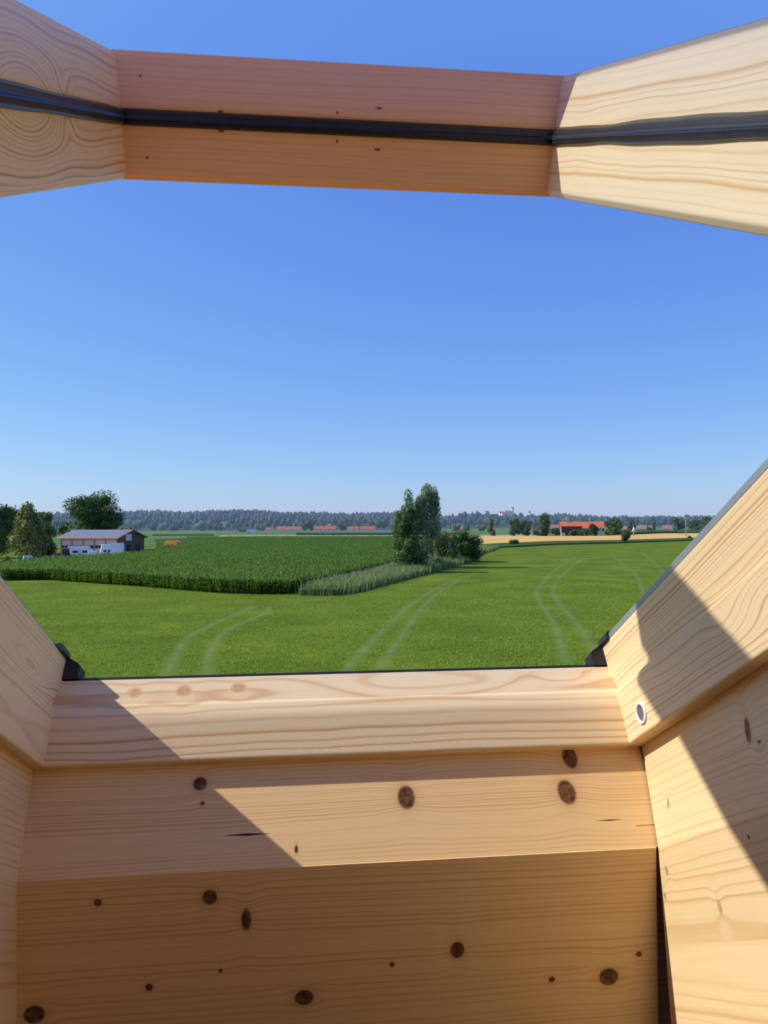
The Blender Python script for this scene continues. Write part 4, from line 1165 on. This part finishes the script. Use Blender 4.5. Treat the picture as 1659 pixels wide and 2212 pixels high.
vs = [Mch @ Vector(v) for v in ((9.2, -3.3, 23), (14.3, -3.3, 23), (14.3, 3.3, 23), (9.2, 3.3, 23), (11.75, 0, 29))]
build('spire', vs, [[0, 1, 4], [1, 2, 4], [2, 3, 4], [3, 0, 4], [3, 2, 1, 0]], MAT['darkroof'], ch)
hill_house('hill_house', 'white gabled house directly below the hill church', 1078, 1090, .93, 8, 5, 'white', 'dullroof')
hill_house('hill_house', 'pale house lower down the church hill', 1083, 1096, .85, 7, 5, 'white', 'dullroof')
hill_house('hill_house', 'white house farther along the church hill ridge', 1048, 1057, .97, 8, 5, 'white', 'dullroof')
hill_house('hill_house', 'tiny pale house at the near end of the church hill', 1000, 1008, .98, 6, 4, 'white', 'dullroof')

# ---- the barn with garage bays and solar panels
Pb = gp(253, 1199.5)                       # front corner nearest the gable
Db = Pb.x * Fv.x + Pb.y * Fv.y
sB = Db / FPX
ROTB = -.30
ex = Vector((math.cos(ROTB), math.sin(ROTB), 0))
Lb = 136 * sB; Wb = 16.0; hwB = 5.2; hrB = 2.25
Mb = Matrix.Translation(Pb) @ Matrix.Rotation(ROTB, 4, 'Z')
barn = empty('garage_barn', tuple(Pb)); barn.matrix_basis = Mb.copy(); WM[barn.name] = Mb.copy()
tag(barn, 'brown barn with white garage bays and solar panels on its roof', 'building')
# local: x from -Lb (far end) to 0 (gable towards us), y from 0 (front) back to Wb
def lb(v): return Mb @ Vector(v)
vs = [(0, 0, 0), (0, Wb, 0), (0, Wb, hwB), (0, Wb / 2, hwB + hrB), (0, 0, hwB)]
vs2 = [(-.25, y, z) for x, y, z in vs]
build('gable_wall', [lb(v) for v in vs + vs2], [[0, 1, 2, 3, 4], [9, 8, 7, 6, 5]] + [[i, (i + 1) % 5, 5 + (i + 1) % 5, 5 + i] for i in range(5)], MAT['brickwall'], barn, M=Mb)
vs3 = [(-Lb, y, z) for x, y, z in vs]; vs4 = [(-Lb + .25, y, z) for x, y, z in vs]
build('gable_wall', [lb(v) for v in vs3 + vs4], [[0, 1, 2, 3, 4], [9, 8, 7, 6, 5]] + [[i, (i + 1) % 5, 5 + (i + 1) % 5, 5 + i] for i in range(5)], MAT['brickwall'], barn, M=Mb)
box('back_wall', (-Lb, Wb - .25, 0), (0, Wb, hwB), MAT['brickwall'], barn, M=Mb)
box('front_beam', (-Lb, -.05, hwB - .45), (0, .25, hwB + .05), MAT['timber'], barn, M=Mb)
nb = 5
for k in range(nb + 1):
    x = -Lb + Lb * k / nb
    box('post', (x - .2 if k else x, -.1, 0), (x + .2 if k < nb else x, .25, hwB - .4), MAT['timber'], barn, M=Mb)
for k in range(nb):
    x0 = -Lb + Lb * k / nb + .2; x1 = -Lb + Lb * (k + 1) / nb - .2
    dr = box('garage_door', (x0, .08, 0), (x1, .18, hwB - .42), MAT['shutter'], barn, M=Mb)
    for j in range(3):
        w_ = (x1 - x0) / 3
        box('pane', (x0 + w_ * j + .12, .02, 2.1), (x0 + w_ * (j + 1) - .12, .12, 3.0), MAT['pane'], dr, M=Mb)
ov = 1.1
sl_ = hrB / (Wb / 2)
for s in (0, 1):
    ye = -ov if s == 0 else Wb + ov
    ze = hwB - ov * sl_
    a = [(-Lb - 1.0, Wb / 2, hwB + hrB + .05), (.9, Wb / 2, hwB + hrB + .05), (.9, ye, ze + .05), (-Lb - 1.0, ye, ze + .05)]
    b = [(x, y, z + .25) for x, y, z in a]
    build('roof_slope', [lb(v) for v in a + b], [[3, 2, 1, 0], [4, 5, 6, 7], [0, 1, 5, 4], [1, 2, 6, 5], [2, 3, 7, 6], [3, 0, 4, 7]], MAT['trim'], barn, M=Mb)
# solar panels on the front slope
vdir = Vector((0, Wb / 2 + ov, hrB + ov * sl_)); sl_len = vdir.length; vdir.normalize()
vn = Vector((0, -vdir.z, vdir.y))
org = Vector((-Lb - .4, -ov, hwB - ov * sl_ + .31))
nc_, nr_ = 13, 5
pw = (Lb + .7) / nc_; ph = (sl_len - 1.5) / nr_
pmesh = None
for j in range(nr_):
    for i in range(nc_):
        o_ = org + Vector((i * pw + .04, 0, 0)) + vdir * (1.15 + j * ph + .04)
        Mp = Mb @ frame_m(o_, (1, 0, 0), vdir)
        if pmesh is None:
            c = [(x, y, z) for x in (0, pw - .08) for y in (0, ph - .08) for z in (0, .06)]
            pmesh = bpy.data.meshes.new('solar_panel')
            pmesh.from_pydata(c, [], [[0, 1, 3, 2], [4, 6, 7, 5], [0, 4, 5, 1], [2, 3, 7, 6], [0, 2, 6, 4], [1, 5, 7, 3]]); pmesh.update()
            bm = bmesh.new(); bm.from_mesh(pmesh); bmesh.ops.recalc_face_normals(bm, faces=bm.faces); bm.to_mesh(pmesh); bm.free()
            pmesh.materials.append(MAT['solar'])
        o = bpy.data.objects.new('solar_panel', pmesh); COL.objects.link(o); setm(o, Mp, barn)
# gable sign, dark doors
sg = box('gable_board', (.0, 5.0, 4.3), (.12, 8.2, 6.3), MAT['white'], barn, M=Mb); sg['label'] = 'pale board on the barn gable'
box('gable_door', (.0, 5.2, 0), (.08, 7.6, 2.9), MAT['timber_dark'], barn, M=Mb)
box('gable_window', (.0, 10.5, 1.2), (.08, 13.2, 3.0), MAT['timber_dark'], barn, M=Mb)

# ---- vehicles in the yard
MAT['vwhite'] = simple('white_paint', (.80, .82, .84), .3, .5, var=.03, scale=1)
MAT['vred'] = simple('red_paint', (.42, .05, .06), .35, .5, var=.1, scale=1)
MAT['vdark'] = simple('dark_vehicle', (.03, .03, .035), .4, .5, var=.2, scale=1)
MAT['vorange'] = simple('orange_paint', (.95, .30, .05), .45, .4, var=.1, scale=1)
MAT['vgrey'] = simple('grey_panel', (.55, .60, .64), .5, .4, var=.06, scale=1)
MAT['tyre'] = simple('tyre_rubber', (.02, .02, .02), .8, .2, var=.2, scale=2)
def wheel(root, M, x, y, r, w=.22):
    vs, fs = [], []; n = 14
    for yy in (y - w / 2, y + w / 2):
        for k in range(n):
            th = 2 * math.pi * k / n; vs.append(M @ Vector((x + r * math.cos(th), yy, r + r * math.sin(th))))
    fs = [list(range(n)), list(range(n, 2 * n))[::-1]] + [[k, (k + 1) % n, n + (k + 1) % n, n + k] for k in range(n)]
    build('wheel', vs, fs, MAT['tyre'], root)
def sidebody(nm, prof, w, mat, root, M, y0=None):
    """side outline in (x, z) given a width, with rounded corners"""
    y0 = -w / 2 if y0 is None else y0
    prof = round_poly(prof, .12, 3)
    n = len(prof)
    vs = [M @ Vector((x, y, z)) for y in (y0, y0 + w) for x, z in prof]
    return build(nm, vs, [list(range(n))[::-1], list(range(n, 2 * n))] + [[i, (i + 1) % n, n + (i + 1) % n, n + i] for i in range(n)], mat, root, M=M)
def veh(name, label, px, py, rot, cat):
    b = gp(px, py); d = math.atan2(b.y, b.x) - math.pi / 2
    M = Matrix.Translation(b + Vector((0, 0, -.06 if py < 1160 else 0.0 if px < 90 else .03))) @ Matrix.Rotation(d + rot, 4, 'Z')
    root = empty(name, tuple(b)); root.matrix_basis = M.copy(); WM[root.name] = M.copy()
    tag(root, label, cat); return root, M
def caravan(label, px, py, rot, L=5.2, hgt=2.5):
    r0, M = veh('caravan', label, px, py, rot, 'caravan')
    sidebody('body', [(-L / 2, .55), (-L / 2 - .25, 1.3), (-L / 2 + .2, hgt), (L / 2 - .35, hgt), (L / 2, 1.6), (L / 2 - .1, .55)], 2.1, MAT['vwhite'], r0, M)
    box('window', (-L * .3, -1.08, 1.35), (-L * .05, -1.0, 2.0), MAT['pane'], r0, M=M); box('window', (L * .12, -1.08, 1.35), (L * .34, -1.0, 2.0), MAT['pane'], r0, M=M)
    box('door', (-.1, -1.07, .6), (.45, -1.02, 2.2), MAT['vgrey'], r0, M=M)
    for y in (-.85, .85): wheel(r0, M, 0, y, .33)
    tube('tow_bar', [M @ Vector((L / 2 - .1, 0, .55)), M @ Vector((L / 2 + 1.0, 0, .5))], .06, MAT['vdark'], r0)
    return r0
caravan('white caravan parked before the middle garage bays', 171, 1204.5, .05, L=6.0, hgt=3.2)
caravan('white caravan next to the tall box trailer', 230, 1203, .1, L=3.0, hgt=3.6)
def van(label, px, py, rot):
    r0, M = veh('pickup_van', label, px, py, rot, 'van')
    sidebody('body', [(-2.3, .45), (-2.35, 1.2), (-.6, 1.3), (-.3, 2.3), (1.2, 2.3), (1.7, 1.45), (2.4, 1.25), (2.45, .45)], 1.8, MAT['vwhite'], r0, M)
    box('window', (-.1, -.94, 1.4), (1.1, -.88, 2.05), MAT['pane'], r0, M=M)
    for x in (-1.5, 1.6):
        for y in (-.8, .8): wheel(r0, M, x, y, .36)
    return r0
van('white pickup van between the two white caravans', 204, 1208.5, math.pi)
def boxtrailer(label, px, py, rot, L, hgt, mat):
    r0, M = veh('box_trailer', label, px, py, rot, 'trailer')
    sidebody('body', [(-L / 2, .5), (-L / 2 + (.35 if L > 3 else 0), hgt), (L / 2, hgt), (L / 2, .5)], 2.1, MAT[mat], r0, M)
    box('rear_frame', (L / 2, -1.0, .6), (L / 2 + .05, 1.0, hgt - .15), MAT['vgrey'], r0, M=M)
    for y in (-.9, .9): wheel(r0, M, 0, y, .35)
    tube('tow_bar', [M @ Vector((-L / 2, 0, .5)), M @ Vector((-L / 2 - 1.0, 0, .45))], .06, MAT['vdark'], r0)
boxtrailer('tall white box trailer at the barn gable corner', 253, 1205.5, -.1, 3.6, 4.1, 'vwhite')
boxtrailer('pale grey box trailer beside the golden conifer', 60, 1216, .1, 2.0, 1.75, 'vgrey')
r0, M = veh('tractor', 'dark red tractor with cab left of the white caravan', 138, 1209, .1, 'tractor')
sidebody('bonnet', [(-2.2, .8), (-2.3, 1.4), (-2.0, 1.75), (-.4, 1.9), (-.4, .8)], 1.1, MAT['vred'], r0, M)
sidebody('cab', [(-.4, 1.0), (-.3, 2.9), (1.2, 2.9), (1.5, 1.0)], 1.5, MAT['pane'], r0, M)
box('cab_roof', (-.5, -.85, 2.9), (1.4, .85, 3.1), MAT['timber'], r0, M=M)
box('loader_bed', (1.4, -1.0, .9), (4.3, 1.0, 1.2), MAT['vdark'], r0, M=M)
for y in (-.8, .8):
    wheel(r0, M, -1.6, y, .5, .35); wheel(r0, M, .9, y, .8, .45)
r0, M = veh('mower', 'red mowing machine at the yard edge under the trees', 14, 1219, .0, 'machine')
sidebody('body', [(-1.2, .5), (-1.0, 1.0), (-.3, 1.1), (0, 1.9), (.5, 1.9), (.9, .9), (1.4, .8), (1.4, .5)], 1.0, MAT['vred'], r0, M)
box('deck', (-1.6, -1.0, .25), (2.0, 1.0, .55), MAT['vdark'], r0, M=M)
tube('mast', [M @ Vector((-1.9, 0, .3)), M @ Vector((-1.9, 0, 2.3))], .07, MAT['vgrey'], r0); tube('mast', [M @ Vector((2.2, 0, .3)), M @ Vector((2.2, 0, 2.1))], .07, MAT['vgrey'], r0)
for x in (-1.0, 1.1):
    for y in (-.75, .75): wheel(r0, M, x, y, .4, .3)
# orange tank trailer at the back of the corn
b = gp(372, 1184); Mo = Matrix.Translation(b + Vector((0, 0, .0))) @ Matrix.Rotation(-.45, 4, 'Z')
r0 = empty('tank_trailer', tuple(b)); r0.matrix_basis = Mo.copy(); WM[r0.name] = Mo.copy(); tag(r0, 'orange tank trailer standing among the corn', 'trailer')
sT = (b.x * Fv.x + b.y * Fv.y) / FPX
La = 33 * sT
sidebody('tank', [(-La / 2, 1.1), (-La / 2 + .1, 2.65), (-La / 2 + .7, 2.95), (La / 2 - .6, 2.95), (La / 2, 2.65), (La / 2, 1.1)], 2.2, MAT['vorange'], r0, Mo)
sidebody('drawbar', [(La / 2 - .1, 1.6), (La / 2 - .1, 2.6), (La / 2 + 1.2, 2.35), (La / 2 + 1.2, 2.0)], .8, MAT['timber'], r0, Mo)
for x in (-1.3, 1.0):
    for y in (-.9, .9): wheel(r0, Mo, x, y, .75, .4)
# white lorry far off
r0, M = veh('lorry', 'tiny white lorry by the low dark barn', 546, 1151, 0, 'lorry')
sidebody('body', [(-7, 1), (-7, 3.9), (3.6, 3.9), (3.6, 1)], 2.6, MAT['vwhite'], r0, M)
sidebody('cab', [(3.9, .8), (3.9, 3.0), (5.6, 3.0), (6.2, 1.8), (6.2, .8)], 2.4, MAT['vwhite'], r0, M)
for x in (-5, -3.6, 4.8): wheel(r0, M, x, -1.1, .5, .3)
# white signpost
b = gp(1369, 1158); s_ = (b.x * Fv.x + b.y * Fv.y) / FPX
r0 = empty('marker_post', tuple(b)); WM[r0.name] = r0.matrix_basis.copy(); tag(r0, 'white marker post with red tip beside the round bush', 'post')
hh = 26 * s_
tube('pole', [b, b + Vector((0, 0, hh * .75))], [.35, .35], MAT['white'], r0)
tube('board', [b + Vector((0, 0, hh * .30)), b + Vector((0, 0, hh * .42)), b + Vector((0, 0, hh * .70))], [.3, 1.3, .35], MAT['white'], r0)
tube('tip', [b + Vector((0, 0, hh * .72)), b + Vector((0, 0, hh))], [.32, .1], MAT['redroof'], r0)
# power pole
b = gp(1482, 1162); s_ = (b.x * Fv.x + b.y * Fv.y) / FPX
r0 = empty('power_pole', tuple(b)); WM[r0.name] = r0.matrix_basis.copy(); tag(r0, 'thin wooden power pole standing at the wheat field', 'pole')
hh = 44 * s_
tube('mast', [b, b + Vector((0, 0, hh))], [.28, .18], MAT['birchbark'], r0)
tube('crossarm', [b + Vector((-1.4, 0, hh * .92)), b + Vector((1.4, 0, hh * .92))], .12, MAT['bark'], r0)
for x in (-1.2, 1.2): tube('insulator', [b + Vector((x, 0, hh * .92)), b + Vector((x, 0, hh * .97))], .15, MAT['white'], r0)
# bird over the church hill
Pd = Vector((0, 0, H)) + ray(1144, 1107) * 160
r0 = empty('bird', tuple(Pd)); WM[r0.name] = r0.matrix_basis.copy(); tag(r0, 'small dark bird flying above the church hill', 'bird')
tube('body', [Pd + Vector((-.22, 0, 0)), Pd + Vector((-.08, 0, .02)), Pd + Vector((.10, 0, .02)), Pd + Vector((.24, 0, .05))], [.02, .07, .07, .03], MAT['bark'], r0)
for s in (-1, 1):
    vs = [Pd + Vector((.10, s * .04, .03)), Pd + Vector((.08, s * .28, .22)), Pd + Vector((-.05, s * .5, .34)), Pd + Vector((-.08, s * .25, .16)), Pd + Vector((-.12, s * .04, .03))]
    vs += [v + Vector((0, 0, .015)) for v in vs]
    build('wing', vs, [[0, 1, 2, 3, 4], [9, 8, 7, 6, 5]] + [[i, (i + 1) % 5, 5 + (i + 1) % 5, 5 + i] for i in range(5)], MAT['bark'], r0)

# ---- summer haze over the plain
hz_ = bpy.data.materials.new('summer_haze'); hz_.use_nodes = True
ht = hz_.node_tree; ht.nodes.clear()
ho = ht.nodes.new('ShaderNodeOutputMaterial'); vsn = ht.nodes.new('ShaderNodeVolumeScatter')
vsn.inputs['Color'].default_value = (.50, .70, 1.0, 1); vsn.inputs['Density'].default_value = .00023; vsn.inputs['Anisotropy'].default_value = .0
ht.links.new(vsn.outputs[0], ho.inputs['Volume'])
c = [at(-900, 420), at(2700, 420), at(2700, 2900), at(-900, 2900)]
vs = [Vector((p.x, p.y, z)) for z in (-5, 75) for p in c]
hazeo = build('haze', vs, [[0, 1, 2, 3], [7, 6, 5, 4], [0, 4, 5, 1], [1, 5, 6, 2], [2, 6, 7, 3], [3, 7, 4, 0]], hz_)
tag(hazeo, 'thin blue summer haze over the distant plain', 'haze', kind='stuff')
